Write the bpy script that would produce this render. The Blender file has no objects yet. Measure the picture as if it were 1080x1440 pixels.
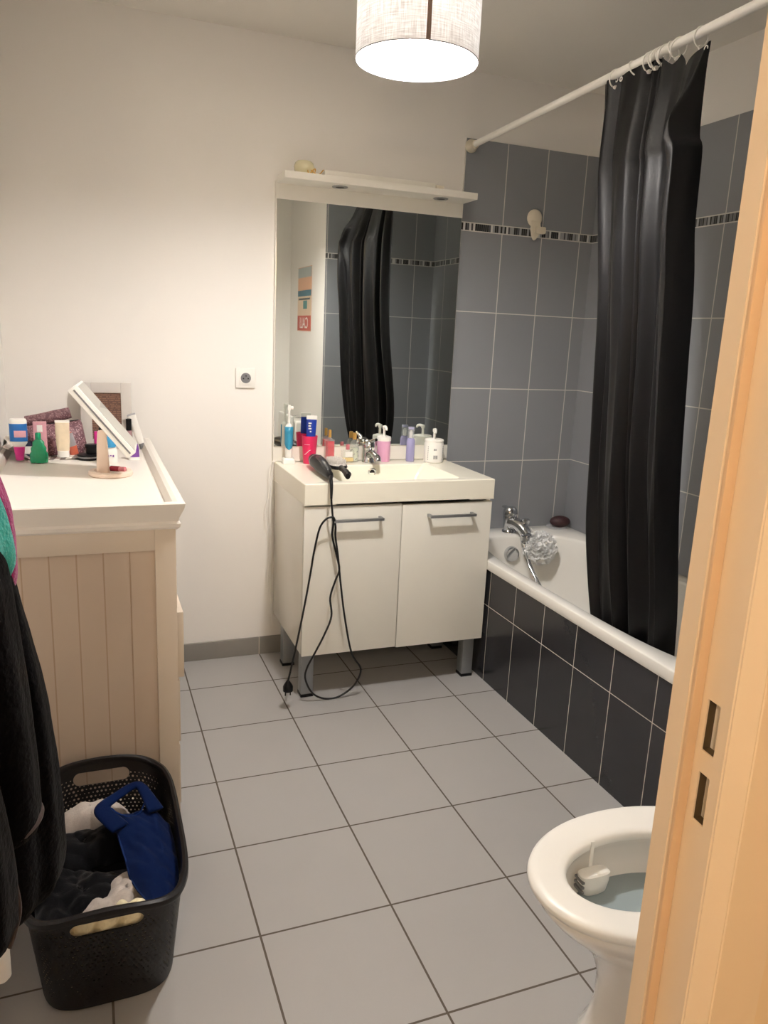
import bpy, bmesh, math, random
from mathutils import Vector, Matrix, noise
random.seed(7)
PI = math.pi
sc = bpy.context.scene
COL = sc.collection

# ------------------------------------------------------------------ materials
def lin(c):
    return tuple(((v/255.0)/12.92 if v/255.0 <= .04045 else (((v/255.0)+.055)/1.055)**2.4) for v in c)

class NT:
    def __init__(s, name):
        s.m = bpy.data.materials.new(name); s.m.use_nodes = True
        s.t = s.m.node_tree; s.n = s.t.nodes; s.b = s.n['Principled BSDF']; s.out = s.n['Material Output']
    def node(s, typ, **kw):
        x = s.n.new(typ)
        for k, v in kw.items(): setattr(x, k, v)
        return x
    def link(s, a, b): s.t.links.new(a, b)
    def math(s, op, a, b=None, c=None):
        x = s.n.new('ShaderNodeMath'); x.operation = op
        for i, v in enumerate((a, b, c)):
            if v is None: continue
            if isinstance(v, (int, float)): x.inputs[i].default_value = v
            else: s.link(v, x.inputs[i])
        return x.outputs[0]
    def mix(s, f, a, b):
        x = s.n.new('ShaderNodeMix'); x.data_type = 'RGBA'
        for i, v in ((0, f), (6, a), (7, b)):
            if isinstance(v, (int, float)): x.inputs[i].default_value = v
            elif isinstance(v, tuple): x.inputs[i].default_value = (*v, 1) if len(v) == 3 else v
            else: s.link(v, x.inputs[i])
        return x.outputs[2]
    def coord(s, which='Object'):
        return s.node('ShaderNodeTexCoord').outputs[which]
    def noise(s, scale, detail=3, vec=None, rough=.5):
        x = s.node('ShaderNodeTexNoise'); x.inputs['Scale'].default_value = scale
        x.inputs['Detail'].default_value = detail; x.inputs['Roughness'].default_value = rough
        s.link(vec if vec is not None else s.coord(), x.inputs['Vector'])
        return x.outputs['Fac']
    def bump(s, h, strength=.2, dist=.002):
        x = s.node('ShaderNodeBump'); x.inputs['Strength'].default_value = strength
        x.inputs['Distance'].default_value = dist
        s.link(h, x.inputs['Height']); s.link(x.outputs[0], s.b.inputs['Normal'])

def mat(name, rgb, rough=.5, metal=0, var=.06, vscale=20, bump=0, bscale=200, bdist=.001, spec=.5,
        coat=0, trans=0, ior=1.45, sheen=0, emit=None, emits=0, alpha=1, sss=0):
    t = NT(name); b = t.b; c = lin(rgb)
    if var:
        n = t.noise(vscale, 3)
        lo = tuple(v*(1-var) for v in c); hi = tuple(min(1, v*(1+var)) for v in c)
        t.link(t.mix(n, lo, hi), b.inputs['Base Color'])
    else: b.inputs['Base Color'].default_value = (*c, 1)
    b.inputs['Roughness'].default_value = rough; b.inputs['Metallic'].default_value = metal
    b.inputs['Specular IOR Level'].default_value = spec
    if coat: b.inputs['Coat Weight'].default_value = coat; b.inputs['Coat Roughness'].default_value = .08
    if trans: b.inputs['Transmission Weight'].default_value = trans; b.inputs['IOR'].default_value = ior
    if sheen: b.inputs['Sheen Weight'].default_value = sheen; b.inputs['Sheen Roughness'].default_value = .4
    if emit: b.inputs['Emission Color'].default_value = (*lin(emit), 1); b.inputs['Emission Strength'].default_value = emits
    if alpha < 1: b.inputs['Alpha'].default_value = alpha
    if bump: t.bump(t.noise(bscale, 4), bump, bdist)
    return t.m

M = {}
M['wall'] = mat('painted_wall', (240, 236, 230), .85, var=.015, vscale=3, bump=.25, bscale=260, bdist=.0006)
M['ceil'] = mat('painted_ceiling', (232, 227, 218), .9, var=.02, vscale=4, bump=.4, bscale=180, bdist=.001)
M['hall'] = mat('hall_paint', (238, 220, 192), .85, var=.02, vscale=4)
M['frame'] = mat('door_frame_paint', (240, 224, 202), .6, var=.03, vscale=8, bump=.15, bscale=90, bdist=.0008)
M['socketmetal'] = mat('strike_metal', (92, 76, 54), .5, .2, var=.15, vscale=40)
M['gloss_white'] = mat('gloss_white_lacquer', (236, 233, 222), .16, var=.01, spec=.5)
M['satin_white'] = mat('satin_white', (238, 234, 224), .4, var=.015)
M['resin'] = mat('cream_resin_basin', (248, 243, 226), .18, var=.01)
M['ceramic'] = mat('white_ceramic', (242, 237, 229), .1, var=.01, coat=.5)
M['acrylic'] = mat('white_bath_acrylic', (238, 235, 228), .14, var=.01)
M['plastic_white'] = mat('white_plastic', (240, 237, 230), .35, var=.01)
M['plastic_old'] = mat('ivory_plastic', (226, 216, 196), .4, var=.03)
M['chrome'] = mat('chrome', (205, 207, 210), .09, 1, var=.03)
M['steel'] = mat('brushed_grey_steel', (158, 160, 162), .38, .85, var=.05, vscale=60)
M['alu'] = mat('grey_painted_metal', (150, 153, 155), .42, .6, var=.05, vscale=40)
M['mirror'] = mat('mirror_silver', (226, 230, 226), .012, 1, var=0)
M['black'] = mat('black_plastic', (16, 16, 18), .4, var=.1, spec=.25)
M['blackgloss'] = mat('glossy_black_plastic', (12, 12, 14), .42, var=.1, spec=.2)
M['dark'] = mat('dark_rubber', (14, 14, 15), .6, var=.1)
M['cable'] = mat('black_cable', (13, 13, 14), .45, var=.1)
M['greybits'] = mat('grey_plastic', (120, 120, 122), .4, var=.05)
M['dresser'] = mat('painted_wood_offwhite', (212, 198, 180), .5, var=.03, vscale=6, bump=.12, bscale=60, bdist=.0008)
M['dresser_top'] = mat('painted_top_white', (234, 228, 219), .42, var=.02, vscale=6)
M['water'] = mat('toilet_water', (150, 163, 166), .05, var=.02, spec=.6)
M['silicone'] = mat('white_sealant', (230, 226, 218), .5, var=.02)

def tile_mat(name, base, grout, uax, u0, up, v0, vp, w, vmax=None, band=None, rough=.28, gvar=.05, uv_top=None, wv=None):
    """tile pattern from object coordinates: vertical joints every up from u0, horizontal every vp from v0, optional mosaic band"""
    t = NT(name); wv = wv or w
    sp = t.node('ShaderNodeSeparateXYZ'); t.link(t.coord(), sp.inputs[0])
    u = sp.outputs[uax]; v = sp.outputs['Z' if uax != 'F' else 'Y']
    if uax == 'X' and name.startswith('floor'): v = sp.outputs['Y']
    def joint(x, x0, p, ww):
        f = t.math('FRACT', t.math('DIVIDE', t.math('SUBTRACT', x, x0), p))
        d = t.math('ABSOLUTE', t.math('SUBTRACT', f, .5))
        return t.math('GREATER_THAN', d, .5 - ww/2/p)
    ju = joint(u, u0, up, w); jv = joint(v, v0, vp, wv)
    cu = t.math('FLOOR', t.math('DIVIDE', t.math('SUBTRACT', u, u0), up))
    if band:
        b0, b1 = band
        below = t.math('LESS_THAN', v, b0); above = t.math('GREATER_THAN', v, b1)
        jv = t.math('MULTIPLY', jv, t.math('LESS_THAN', v, b0-.01))
        eb = t.math('MAXIMUM', t.math('LESS_THAN', t.math('ABSOLUTE', t.math('SUBTRACT', v, b0)), .0022),
                    t.math('LESS_THAN', t.math('ABSOLUTE', t.math('SUBTRACT', v, b1)), .0022))
        inb = t.math('MULTIPLY', t.math('GREATER_THAN', v, b0), t.math('LESS_THAN', v, b1))
        outb = t.math('SUBTRACT', 1, inb)
        mask = t.math('MAXIMUM', t.math('MULTIPLY', t.math('MAXIMUM', ju, jv), outb), eb)
    else:
        inb = None
        mask = t.math('MAXIMUM', ju, jv)
    cv = t.math('FLOOR', t.math('DIVIDE', t.math('SUBTRACT', v, v0), vp))
    cmb = t.node('ShaderNodeCombineXYZ'); t.link(cu, cmb.inputs[0]); t.link(cv, cmb.inputs[1])
    wn = t.node('ShaderNodeTexWhiteNoise'); t.link(cmb.outputs[0], wn.inputs['Vector'])
    c = lin(base)
    a1 = tuple(x*(1-gvar) for x in c); a2 = tuple(min(1, x*(1+gvar)) for x in c)
    n = t.noise(9, 5); n2 = t.noise(160, 3)
    f = t.math('ADD', t.math('MULTIPLY', wn.outputs['Value'], .3), t.math('ADD', t.math('MULTIPLY', n, .5), t.math('MULTIPLY', n2, .25)))
    colr = t.mix(f, a1, a2)
    if band:
        fl = t.math('FLOOR', t.math('DIVIDE', u, .0095))
        w2 = t.node('ShaderNodeTexWhiteNoise', noise_dimensions='1D'); t.link(fl, w2.inputs['W'])
        rp = t.node('ShaderNodeValToRGB'); rp.color_ramp.interpolation = 'CONSTANT'
        e = rp.color_ramp.elements
        e[0].position = 0; e[0].color = (*lin((18, 18, 20)), 1)
        e[1].position = .36; e[1].color = (*lin((70, 70, 74)), 1)
        for p_, cc in ((.55, (150, 150, 152)), (.78, (205, 203, 200)), (.9, (110, 110, 112))):
            k = e.new(p_); k.color = (*lin(cc), 1)
        t.link(w2.outputs['Value'], rp.inputs['Fac'])
        js = joint(u, 0, .0095, .0014)
        mos = t.mix(t.math('MULTIPLY', js, .45), rp.outputs['Color'], lin((190, 188, 184)))
        colr = t.mix(inb, colr, mos)
    colr = t.mix(mask, colr, lin(grout))
    t.link(colr, t.b.inputs['Base Color'])
    t.link(t.math('ADD', rough, t.math('MULTIPLY', mask, .5)), t.b.inputs['Roughness'])
    t.bump(t.math('ADD', t.math('MULTIPLY', mask, -1), t.math('MULTIPLY', n2, .03)), .35, .0015)
    return t.m
BAND = (1.843, 1.876)
GW = (132, 134, 138)
M['tile_back'] = tile_mat('wall_tile_back', GW, (206, 202, 194), 'X', 1.0635, .2, .5105, .3328, .0042, band=BAND, rough=.34)
M['tile_right'] = tile_mat('wall_tile_right', GW, (206, 202, 194), 'Y', -.8059, .2, .5105, .3328, .0042, band=BAND, rough=.34)
M['tile_end'] = tile_mat('wall_tile_end', GW, (206, 202, 194), 'X', 1.593, .2, .5105, .3328, .0042, band=BAND, rough=.34)
M['tile_apron'] = tile_mat('bath_panel_tile', (44, 44, 48), (190, 184, 174), 'Y', -.5085, .2, .3248, .3333, .0032, rough=.22, gvar=.1)
M['tile_floor'] = tile_mat('floor_tile', (168, 166, 164), (92, 84, 74), 'X', -.1201, .3318, -.278, .3318, .0052, rough=.42, gvar=.05)
M['skirt'] = tile_mat('skirting_tile', (138, 134, 128), (196, 186, 170), 'X', .21, .3318, -.2, 1.0, .004, rough=.45)
M['skirt_left'] = tile_mat('skirting_tile_left', (138, 134, 128), (196, 186, 170), 'Y', -.278, .3318, -.2, 1.0, .004, rough=.45)

def fabric(name, rgb, rough=.8, sheen=.3, bump=.4, bscale=300, bdist=.002, var=.12, vscale=30):
    return mat(name, rgb, rough, var=var, vscale=vscale, bump=bump, bscale=bscale, bdist=bdist, sheen=sheen, spec=.06)
M['curtain'] = mat('black_satin_curtain', (9, 9, 11), .46, var=.08, vscale=8, bump=.12, bscale=400, bdist=.0006, spec=.2)
M['robe'] = fabric('black_fleece', (5, 4, 5), .95, .03, .7, 130, .004, .35, 60)
M['trimgrey'] = fabric('grey_satin_trim', (70, 60, 58), .6, .1, .2)
M['towel_pink'] = fabric('magenta_terry', (163, 52, 112), .95, .35, 1, 220, .004, .2, 90)
M['towel_teal'] = fabric('turquoise_terry', (70, 178, 172), .95, .3, 1, 220, .004, .15, 90)
M['cloth_blue'] = fabric('blue_jersey', (5, 22, 60), .85, .05, .3, 500, .001)
M['cloth_black'] = fabric('black_jersey', (14, 14, 17), .85, .15, .4, 300, .002)
M['cloth_grey'] = fabric('pale_grey_marl', (186, 176, 168), .9, .2, .5, 350, .0015, .15, 160)
M['cloth_cream'] = fabric('cream_cotton', (232, 222, 188), .85, .2, .4, 250, .002)
M['cloth_white'] = fabric('white_cotton', (240, 236, 228), .85, .1, .3)
M['hem'] = fabric('blue_binding', (14, 40, 92), .7, .2, .2)

# perforated basket
t = NT('perforated_black_plastic'); b = t.b
b.inputs['Base Color'].default_value = (*lin((18, 15, 16)), 1); b.inputs['Roughness'].default_value = .4; b.inputs['Specular IOR Level'].default_value = .3
uv = t.coord('UV'); sp = t.node('ShaderNodeSeparateXYZ'); t.link(uv, sp.inputs[0])
S = .0105
row = t.math('FLOOR', t.math('DIVIDE', sp.outputs['Y'], S*.866))
off = t.math('MULTIPLY', t.math('MODULO', row, 2), .5)
fx = t.math('SUBTRACT', t.math('FRACT', t.math('ADD', t.math('DIVIDE', sp.outputs['X'], S), off)), .5)
fy = t.math('SUBTRACT', t.math('FRACT', t.math('DIVIDE', sp.outputs['Y'], S*.866)), .5)
d = t.math('SQRT', t.math('ADD', t.math('MULTIPLY', fx, fx), t.math('MULTIPLY', t.math('MULTIPLY', fy, fy), .75)))
w3 = t.node('ShaderNodeTexWhiteNoise', noise_dimensions='2D')
cm = t.node('ShaderNodeCombineXYZ'); t.link(row, cm.inputs[1])
t.link(t.math('FLOOR', t.math('ADD', t.math('DIVIDE', sp.outputs['X'], S), off)), cm.inputs[0]); t.link(cm.outputs[0], w3.inputs['Vector'])
rad = t.math('ADD', .14, t.math('MULTIPLY', w3.outputs['Value'], .15))
hole = t.math('LESS_THAN', d, rad)
lim = t.math('MULTIPLY', t.math('GREATER_THAN', sp.outputs['Y'], .03), t.math('LESS_THAN', sp.outputs['Y'], .245))
hole = t.math('MULTIPLY', hole, lim)
t.link(t.math('SUBTRACT', 1, hole), b.inputs['Alpha'])
t.bump(t.math('MULTIPLY', t.math('LESS_THAN', d, .4), -1), .3, .001)
M['basket'] = t.m
M['basket_solid'] = mat('black_plastic_rim', (18, 15, 16), .38, var=.06, spec=.3)

# beadboard side panel of the dresser
t = NT('beadboard_panel'); sp = t.node('ShaderNodeSeparateXYZ'); t.link(t.coord(), sp.inputs[0])
f = t.math('FRACT', t.math('DIVIDE', t.math('SUBTRACT', sp.outputs['X'], .1815), .0632))
g = t.math('GREATER_THAN', t.math('ABSOLUTE', t.math('SUBTRACT', f, .5)), .472)
n = t.noise(6, 3)
t.link(t.mix(g, t.mix(n, lin((196, 177, 158)), lin((205, 188, 169))), lin((180, 156, 132))), t.b.inputs['Base Color'])
t.b.inputs['Roughness'].default_value = .5
t.bump(t.math('MULTIPLY', g, -1), .8, .003)
M['beadboard'] = t.m

# patterned fabrics
def spotted(name, c1, c2, c3, scale):
    t = NT(name)
    vo = t.node('ShaderNodeTexVoronoi'); vo.inputs['Scale'].default_value = scale; t.link(t.coord(), vo.inputs['Vector'])
    n = t.noise(scale*.6, 4)
    a = t.mix(t.math('GREATER_THAN', n, .52), lin(c1), lin(c2))
    t.link(t.mix(t.math('LESS_THAN', vo.outputs['Distance'], .28), a, lin(c3)), t.b.inputs['Base Color'])
    t.b.inputs['Roughness'].default_value = .6
    t.bump(n, .4, .002)
    return t.m
M['bag'] = spotted('floral_cosmetic_fabric', (104, 68, 76), (136, 98, 104), (190, 160, 162), 150)
M['roll'] = spotted('quilted_mauve_fabric', (104, 72, 78), (130, 98, 102), (160, 128, 130), 160)
t = NT('striped_cotton'); sp = t.node('ShaderNodeSeparateXYZ'); t.link(t.coord('UV'), sp.inputs[0])
f = t.math('FRACT', t.math('MULTIPLY', sp.outputs['X'], 7))
t.link(t.mix(t.math('GREATER_THAN', f, .5), lin((228, 220, 210)), lin((134, 124, 118))), t.b.inputs['Base Color']); t.b.inputs['Roughness'].default_value = .9
M['stripe'] = t.m
# printed panel of the picture frame: lines of pale print on brown
t = NT('brown_print'); sp = t.node('ShaderNodeSeparateXYZ'); t.link(t.coord(), sp.inputs[0])
rowz = t.math('DIVIDE', sp.outputs['Z'], .0068)
ln = t.math('LESS_THAN', t.math('ABSOLUTE', t.math('SUBTRACT', t.math('FRACT', rowz), .5)), .22)
mp = t.node('ShaderNodeCombineXYZ'); t.link(t.math('MULTIPLY', sp.outputs['X'], 160), mp.inputs[0]); t.link(t.math('MULTIPLY', t.math('FLOOR', rowz), 7.3), mp.inputs[1])
nz = t.node('ShaderNodeTexNoise'); nz.inputs['Scale'].default_value = 1; t.link(mp.outputs[0], nz.inputs['Vector'])
wd = t.math('MULTIPLY', ln, t.math('GREATER_THAN', nz.outputs['Fac'], .45))
t.link(t.mix(t.math('MULTIPLY', wd, .7), lin((92, 66, 58)), lin((150, 114, 94))), t.b.inputs['Base Color']); t.b.inputs['Roughness'].default_value = .3
M['print'] = t.m
# bristles
M['bristle'] = spotted('silver_bristles', (222, 216, 208), (240, 236, 230), (176, 168, 160), 260)
# linen lamp shade
t = NT('glowing_linen_shade')
sp = t.node('ShaderNodeSeparateXYZ'); t.link(t.coord('UV'), sp.inputs[0])
def thread(a, b_, sa, sb):
    cb = t.node('ShaderNodeCombineXYZ'); t.link(t.math('MULTIPLY', a, sa), cb.inputs[0]); t.link(t.math('MULTIPLY', b_, sb), cb.inputs[1])
    q = t.node('ShaderNodeTexNoise'); q.inputs['Scale'].default_value = 1; q.inputs['Detail'].default_value = 2; t.link(cb.outputs[0], q.inputs['Vector']); return q.outputs['Fac']
wv = t.math('ADD', t.math('MULTIPLY', thread(sp.outputs['X'], sp.outputs['Y'], 25, 420), .5), t.math('MULTIPLY', thread(sp.outputs['X'], sp.outputs['Y'], 460, 22), .5))
mr = t.node('ShaderNodeMapRange'); mr.inputs['From Min'].default_value = .36; mr.inputs['From Max'].default_value = .64
t.link(wv, mr.inputs['Value'])
cc = t.mix(mr.outputs[0], lin((196, 188, 180)), lin((240, 236, 231)))
df = t.node('ShaderNodeBsdfDiffuse'); tr = t.node('ShaderNodeBsdfTranslucent')
t.link(cc, df.inputs['Color'])
t.link(t.mix(mr.outputs[0], lin((8, 8, 8)), lin((25, 25, 25))), tr.inputs['Color'])
ad = t.node('ShaderNodeAddShader'); t.link(df.outputs[0], ad.inputs[0]); t.link(tr.outputs[0], ad.inputs[1]); t.link(ad.outputs[0], t.out.inputs['Surface'])
M['shade'] = t.m
M['seam'] = fabric('brown_seam_tape', (140, 120, 110), .8, .1, .2)

def glow(name, rgb, s):
    t = NT(name); t.b.inputs['Base Color'].default_value = (.9, .9, .9, 1)
    t.b.inputs['Emission Color'].default_value = (*lin(rgb), 1); t.b.inputs['Emission Strength'].default_value = s
    return t.m
BULB = 820
M['bulb'] = glow('lit_bulb', (255, 251, 248), BULB)

# ------------------------------------------------------------------ mesh helpers
def nb(): return bmesh.new()
def box(bm, a, b_, bev=0, seg=2, rot=None):
    """box between corners a and b_"""
    t_ = bmesh.new(); bmesh.ops.create_cube(t_, size=1)
    c = [(a[i]+b_[i])/2 for i in range(3)]; s = [abs(b_[i]-a[i]) for i in range(3)]
    for v in t_.verts: v.co = Vector((v.co.x*s[0], v.co.y*s[1], v.co.z*s[2]))
    if bev: bmesh.ops.bevel(t_, geom=t_.edges[:], offset=min(bev, min(s)*.45), segments=seg, affect='EDGES', profile=.6)
    if rot is not None:
        for v in t_.verts: v.co = rot @ v.co
    for v in t_.verts: v.co += Vector(c)
    merge(bm, t_)
    return bm
def merge(bm, t_):
    me = bpy.data.meshes.new('tmp'); t_.to_mesh(me); t_.free(); bm.from_mesh(me); bpy.data.meshes.remove(me)
def ring(bm, pts): return [bm.verts.new(p) for p in pts]
def bridge(bm, r0, r1, closed=True):
    n = len(r0)
    for i in range(n if closed else n-1):
        j = (i+1) % n
        try: bm.faces.new((r0[i], r0[j], r1[j], r1[i]))
        except ValueError: pass
def lathe(bm, prof, seg=32, c=(0, 0, 0), mtx=None):
    """prof: (r, z) list bottom to top; r 0 closes"""
    rings = []
    for r, z in prof:
        if r < 1e-6:
            p = Vector((0, 0, z)); p = mtx @ p if mtx else p
            rings.append([bm.verts.new(p + Vector(c))])
        else:
            q = []
            for k in range(seg):
                a = 2*PI*k/seg; p = Vector((r*math.cos(a), r*math.sin(a), z)); p = mtx @ p if mtx else p
                q.append(bm.verts.new(p + Vector(c)))
            rings.append(q)
    for a, b_ in zip(rings, rings[1:]):
        if len(a) == 1 and len(b_) == 1: continue
        if len(a) == 1:
            for i in range(len(b_)): bm.faces.new((a[0], b_[(i+1) % len(b_)], b_[i]))
        elif len(b_) == 1:
            for i in range(len(a)): bm.faces.new((a[i], a[(i+1) % len(a)], b_[0]))
        else: bridge(bm, a, b_)
    return bm
def crom(pts, n):
    """Catmull-Rom through pts, n steps per span"""
    P = [Vector(p) for p in pts]; out = []
    for i in range(len(P)-1):
        p0 = P[i-1] if i else P[0]*2-P[1]; p1 = P[i]; p2 = P[i+1]; p3 = P[i+2] if i+2 < len(P) else P[-1]*2-P[-2]
        for k in range(n):
            s = k/n
            out.append(.5*((2*p1)+(p2-p0)*s+(2*p0-5*p1+4*p2-p3)*s*s+(3*p1-p0-3*p2+p3)*s**3))
    out.append(P[-1]); return out
def tube(bm, pts, r, seg=8, smooth=0, cap=True):
    P = crom(pts, smooth) if smooth else [Vector(p) for p in pts]
    R = r if isinstance(r, (list, tuple)) else None
    prev = None; rings = []
    for i, p in enumerate(P):
        tg = (P[min(i+1, len(P)-1)] - P[max(i-1, 0)]).normalized()
        if prev is None:
            u = tg.orthogonal().normalized()
        else:
            u = (prev - tg*prev.dot(tg))
            u = u.normalized() if u.length > 1e-6 else tg.orthogonal().normalized()
        prev = u; w = tg.cross(u)
        if R:
            f = i/(len(P)-1)*(len(R)-1); k = min(int(f), len(R)-2); rr = R[k]+(R[k+1]-R[k])*(f-k)
        else: rr = r
        rings.append([bm.verts.new(p + (u*math.cos(2*PI*a/seg)+w*math.sin(2*PI*a/seg))*rr) for a in range(seg)])
    for a, b_ in zip(rings, rings[1:]): bridge(bm, a, b_)
    if cap:
        bm.faces.new(rings[0][::-1]); bm.faces.new(rings[-1])
    return bm
def loft(bm, rings, cap0=False, cap1=False):
    R = [ring(bm, r) for r in rings]
    for a, b_ in zip(R, R[1:]): bridge(bm, a, b_)
    if cap0: bm.faces.new(R[0][::-1])
    if cap1: bm.faces.new(R[-1])
    return bm
def prism(bm, poly, axis, a, b_, bev=0):
    """extrude a 2D polygon along an axis from a to b_"""
    def P(p, d):
        return {'x': (d, p[0], p[1]), 'y': (p[0], d, p[1]), 'z': (p[0], p[1], d)}[axis]
    t_ = bmesh.new()
    loft(t_, [[P(p, a) for p in poly], [P(p, b_) for p in poly]], True, True)
    bmesh.ops.recalc_face_normals(t_, faces=t_.faces[:])
    if bev: bmesh.ops.bevel(t_, geom=t_.edges[:], offset=bev, segments=2, affect='EDGES')
    merge(bm, t_); return bm
def sheet(bm, f, nu, nv, uv=False):
    """grid from f(u,v)"""
    g = [[bm.verts.new(f(i/nu, j/nv)) for i in range(nu+1)] for j in range(nv+1)]
    L = bm.loops.layers.uv.verify() if uv else None
    for j in range(nv):
        for i in range(nu):
            fc = bm.faces.new((g[j][i], g[j][i+1], g[j+1][i+1], g[j+1][i]))
            if uv:
                for l, q in zip(fc.loops, ((i, j), (i+1, j), (i+1, j+1), (i, j+1))): l[L].uv = (q[0]/nu, q[1]/nv)
    return bm
def sup(a, b_, n, c, k, cnt, z):
    th = 2*PI*k/cnt; cs, sn = math.cos(th), math.sin(th)
    return (c[0]+a*math.copysign(abs(cs)**(2/n), cs), c[1]+b_*math.copysign(abs(sn)**(2/n), sn), z)
def suprect(cx, cy, a, b_, n, z, cnt=64): return [sup(a, b_, n, (cx, cy), k, cnt, z) for k in range(cnt)]
def rrect(x0, x1, y0, y1, r, z, seg=6):
    out = []
    for cx, cy, a0 in ((x1-r, y1-r, 0), (x0+r, y1-r, PI/2), (x0+r, y0+r, PI), (x1-r, y0+r, 1.5*PI)):
        for k in range(seg+1):
            a = a0+PI/2*k/seg; out.append((cx+r*math.cos(a), cy+r*math.sin(a), z))
    return out

def obj(name, bm, m, parent=None, loc=(0, 0, 0), smooth=True, angle=40, recalc=True, mods=()):
    if recalc: bmesh.ops.recalc_face_normals(bm, faces=bm.faces[:])
    me = bpy.data.meshes.new(name); bm.to_mesh(me); bm.free()
    me.materials.append(M[m] if isinstance(m, str) else m)
    if smooth:
        me.shade_smooth()
        me.set_sharp_from_angle(angle=math.radians(angle))
    o = bpy.data.objects.new(name, me); COL.objects.link(o); o.location = loc
    if parent: o.parent = parent
    for typ, kw in mods:
        md = o.modifiers.new(typ.lower(), typ)
        for k, v in kw.items(): setattr(md, k, v)
    return o
def tag(o, label, cat, group=None, kind=None):
    o['label'] = label; o['category'] = cat
    if group: o['group'] = group
    if kind: o['kind'] = kind
    return o
def thing(name, label, cat, loc=(0, 0, 0), rz=0, group=None):
    o = bpy.data.objects.new(name, None); COL.objects.link(o); o.location = loc; o.rotation_euler = (0, 0, rz)
    o.empty_display_size = .05
    return tag(o, label, cat, group)
def struct(name, bm, m, label, cat, **kw):
    return tag(obj(name, bm, m, **kw), label, cat, kind='structure')
def cut(o, cutters):
    """apply boolean differences and keep one mesh"""
    tmp = []
    for bm in cutters:
        me = bpy.data.meshes.new('c'); bmesh.ops.recalc_face_normals(bm, faces=bm.faces[:]); bm.to_mesh(me); bm.free()
        c = bpy.data.objects.new('c', me); COL.objects.link(c); tmp.append(c); c.parent = o
        md = o.modifiers.new('b', 'BOOLEAN'); md.object = c; md.operation = 'DIFFERENCE'; md.solver = 'EXACT'
    bpy.context.view_layer.update()
    dg = bpy.context.evaluated_depsgraph_get()
    me = bpy.data.meshes.new_from_object(o.evaluated_get(dg)); o.modifiers.clear()
    old = o.data; nm = old.name; o.data = me; bpy.data.meshes.remove(old); me.name = nm
    for c in tmp:
        d_ = c.data; bpy.data.objects.remove(c); bpy.data.meshes.remove(d_)
    if any(p.use_smooth for p in o.data.polygons): o.data.set_sharp_from_angle(angle=math.radians(40))
    return o

# ------------------------------------------------------------------ the room
XL, XR, XD, YB, YE, YW, YH, H = -.73, 1.739, .985, 0, -1.79, -2.68, -2.735, 2.46
struct('floor', box(nb(), (XL-.1, YH-2.0, -.1), (XR+.1, .1, 0)), 'tile_floor', 'light grey square floor tiles with brown grout', 'floor', smooth=False)
struct('ceiling', box(nb(), (XL-.1, YW, H), (XR+.1, .1, H+.1)), 'ceil', 'plain off-white painted bathroom ceiling', 'ceiling', smooth=False)
struct('wall_back', box(nb(), (XL-.1, 0, 0), (XR+.1, .1, H)), 'wall', 'cream painted wall behind the mirror and dresser', 'wall', smooth=False)
struct('wall_left', box(nb(), (XL-.1, YW, 0), (XL, 0, H)), 'wall', 'cream painted wall along the left side', 'wall', smooth=False)
struct('wall_right', box(nb(), (XR, YE-.9, 0), (XR+.1, 0, H)), 'wall', 'cream painted wall above the tiles on the bath side', 'wall', smooth=False)
struct('wall_partition', box(nb(), (XD, YW, 0), (XR, YE, H)), 'wall', 'cream boxed wall behind the toilet, at the foot of the bath', 'wall', smooth=False)
# tile claddings
TT = 2.2054
struct('wall_tiles_back', box(nb(), (1.0635, -.008, 0), (XR, 0, TT)), 'tile_back', 'grey wall tiles with mosaic band behind the bath taps', 'wall', smooth=False)
struct('wall_tiles_right', box(nb(), (XR-.008, YE, 0), (XR, -.008, TT)), 'tile_right', 'grey wall tiles with mosaic band along the bath side', 'wall', smooth=False)
struct('wall_tiles_end', box(nb(), (XD, YE, 0), (XR-.008, YE+.008, TT)), 'tile_end', 'grey wall tiles at the foot of the bath seen in the mirror', 'wall', smooth=False)
struct('baseboard_back', box(nb(), (XL, -.011, 0), (1.06, 0, .079), .002), 'skirt', 'grey tile skirting along the back wall', 'baseboard')
struct('baseboard_left', box(nb(), (XL, YW, 0), (XL+.011, -.011, .079), .002), 'skirt_left', 'grey tile skirting along the left wall', 'baseboard')
# door wall, with the doorway between x = XL and x = XJ
XJ = -.024
bm = nb(); box(bm, (XJ+.02, YH, 0), (XD, YW, H)); box(bm, (XL-.1, YH, 2.08), (XJ+.02, YW, H))
struct('wall_front', bm, 'wall', 'cream wall around the doorway, right of the opening', 'wall', smooth=False)
# door frame (jambs with stop and rebate, head, architrave)
def jamb_profile(s=1, x=XJ):
    # (x, y) section of one jamb; s=1 right jamb, s=-1 mirrored left jamb
    pts = [(0, YW), (0, YW-.0195), (.011, YW-.0195), (.011, YW-.0525), (.0245, YW-.066), (.075, YW-.068), (.075, YW-.055), (.05, YW-.055), (.05, YW)]
    return [(x+s*p[0], p[1]) for p in pts]
bm = nb(); prism(bm, jamb_profile(), 'z', 0, 2.03, .0012)
fr = struct('trim_1', bm, 'frame', 'painted door frame jamb at right with two strike slots', 'door frame', smooth=False)
cs = []
for z0, z1, ya, yb_ in ((1.094, 1.137, -2.7085, -2.7215), (1.034, 1.076, -2.710, -2.7215)):
    c = nb(); prism(c, [(ya, z0), (yb_, z0-.001), (yb_, z1-.001), (ya, z1)], 'x', XJ-.01, XJ+.03); cs.append(c)
cut(fr, cs)
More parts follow.
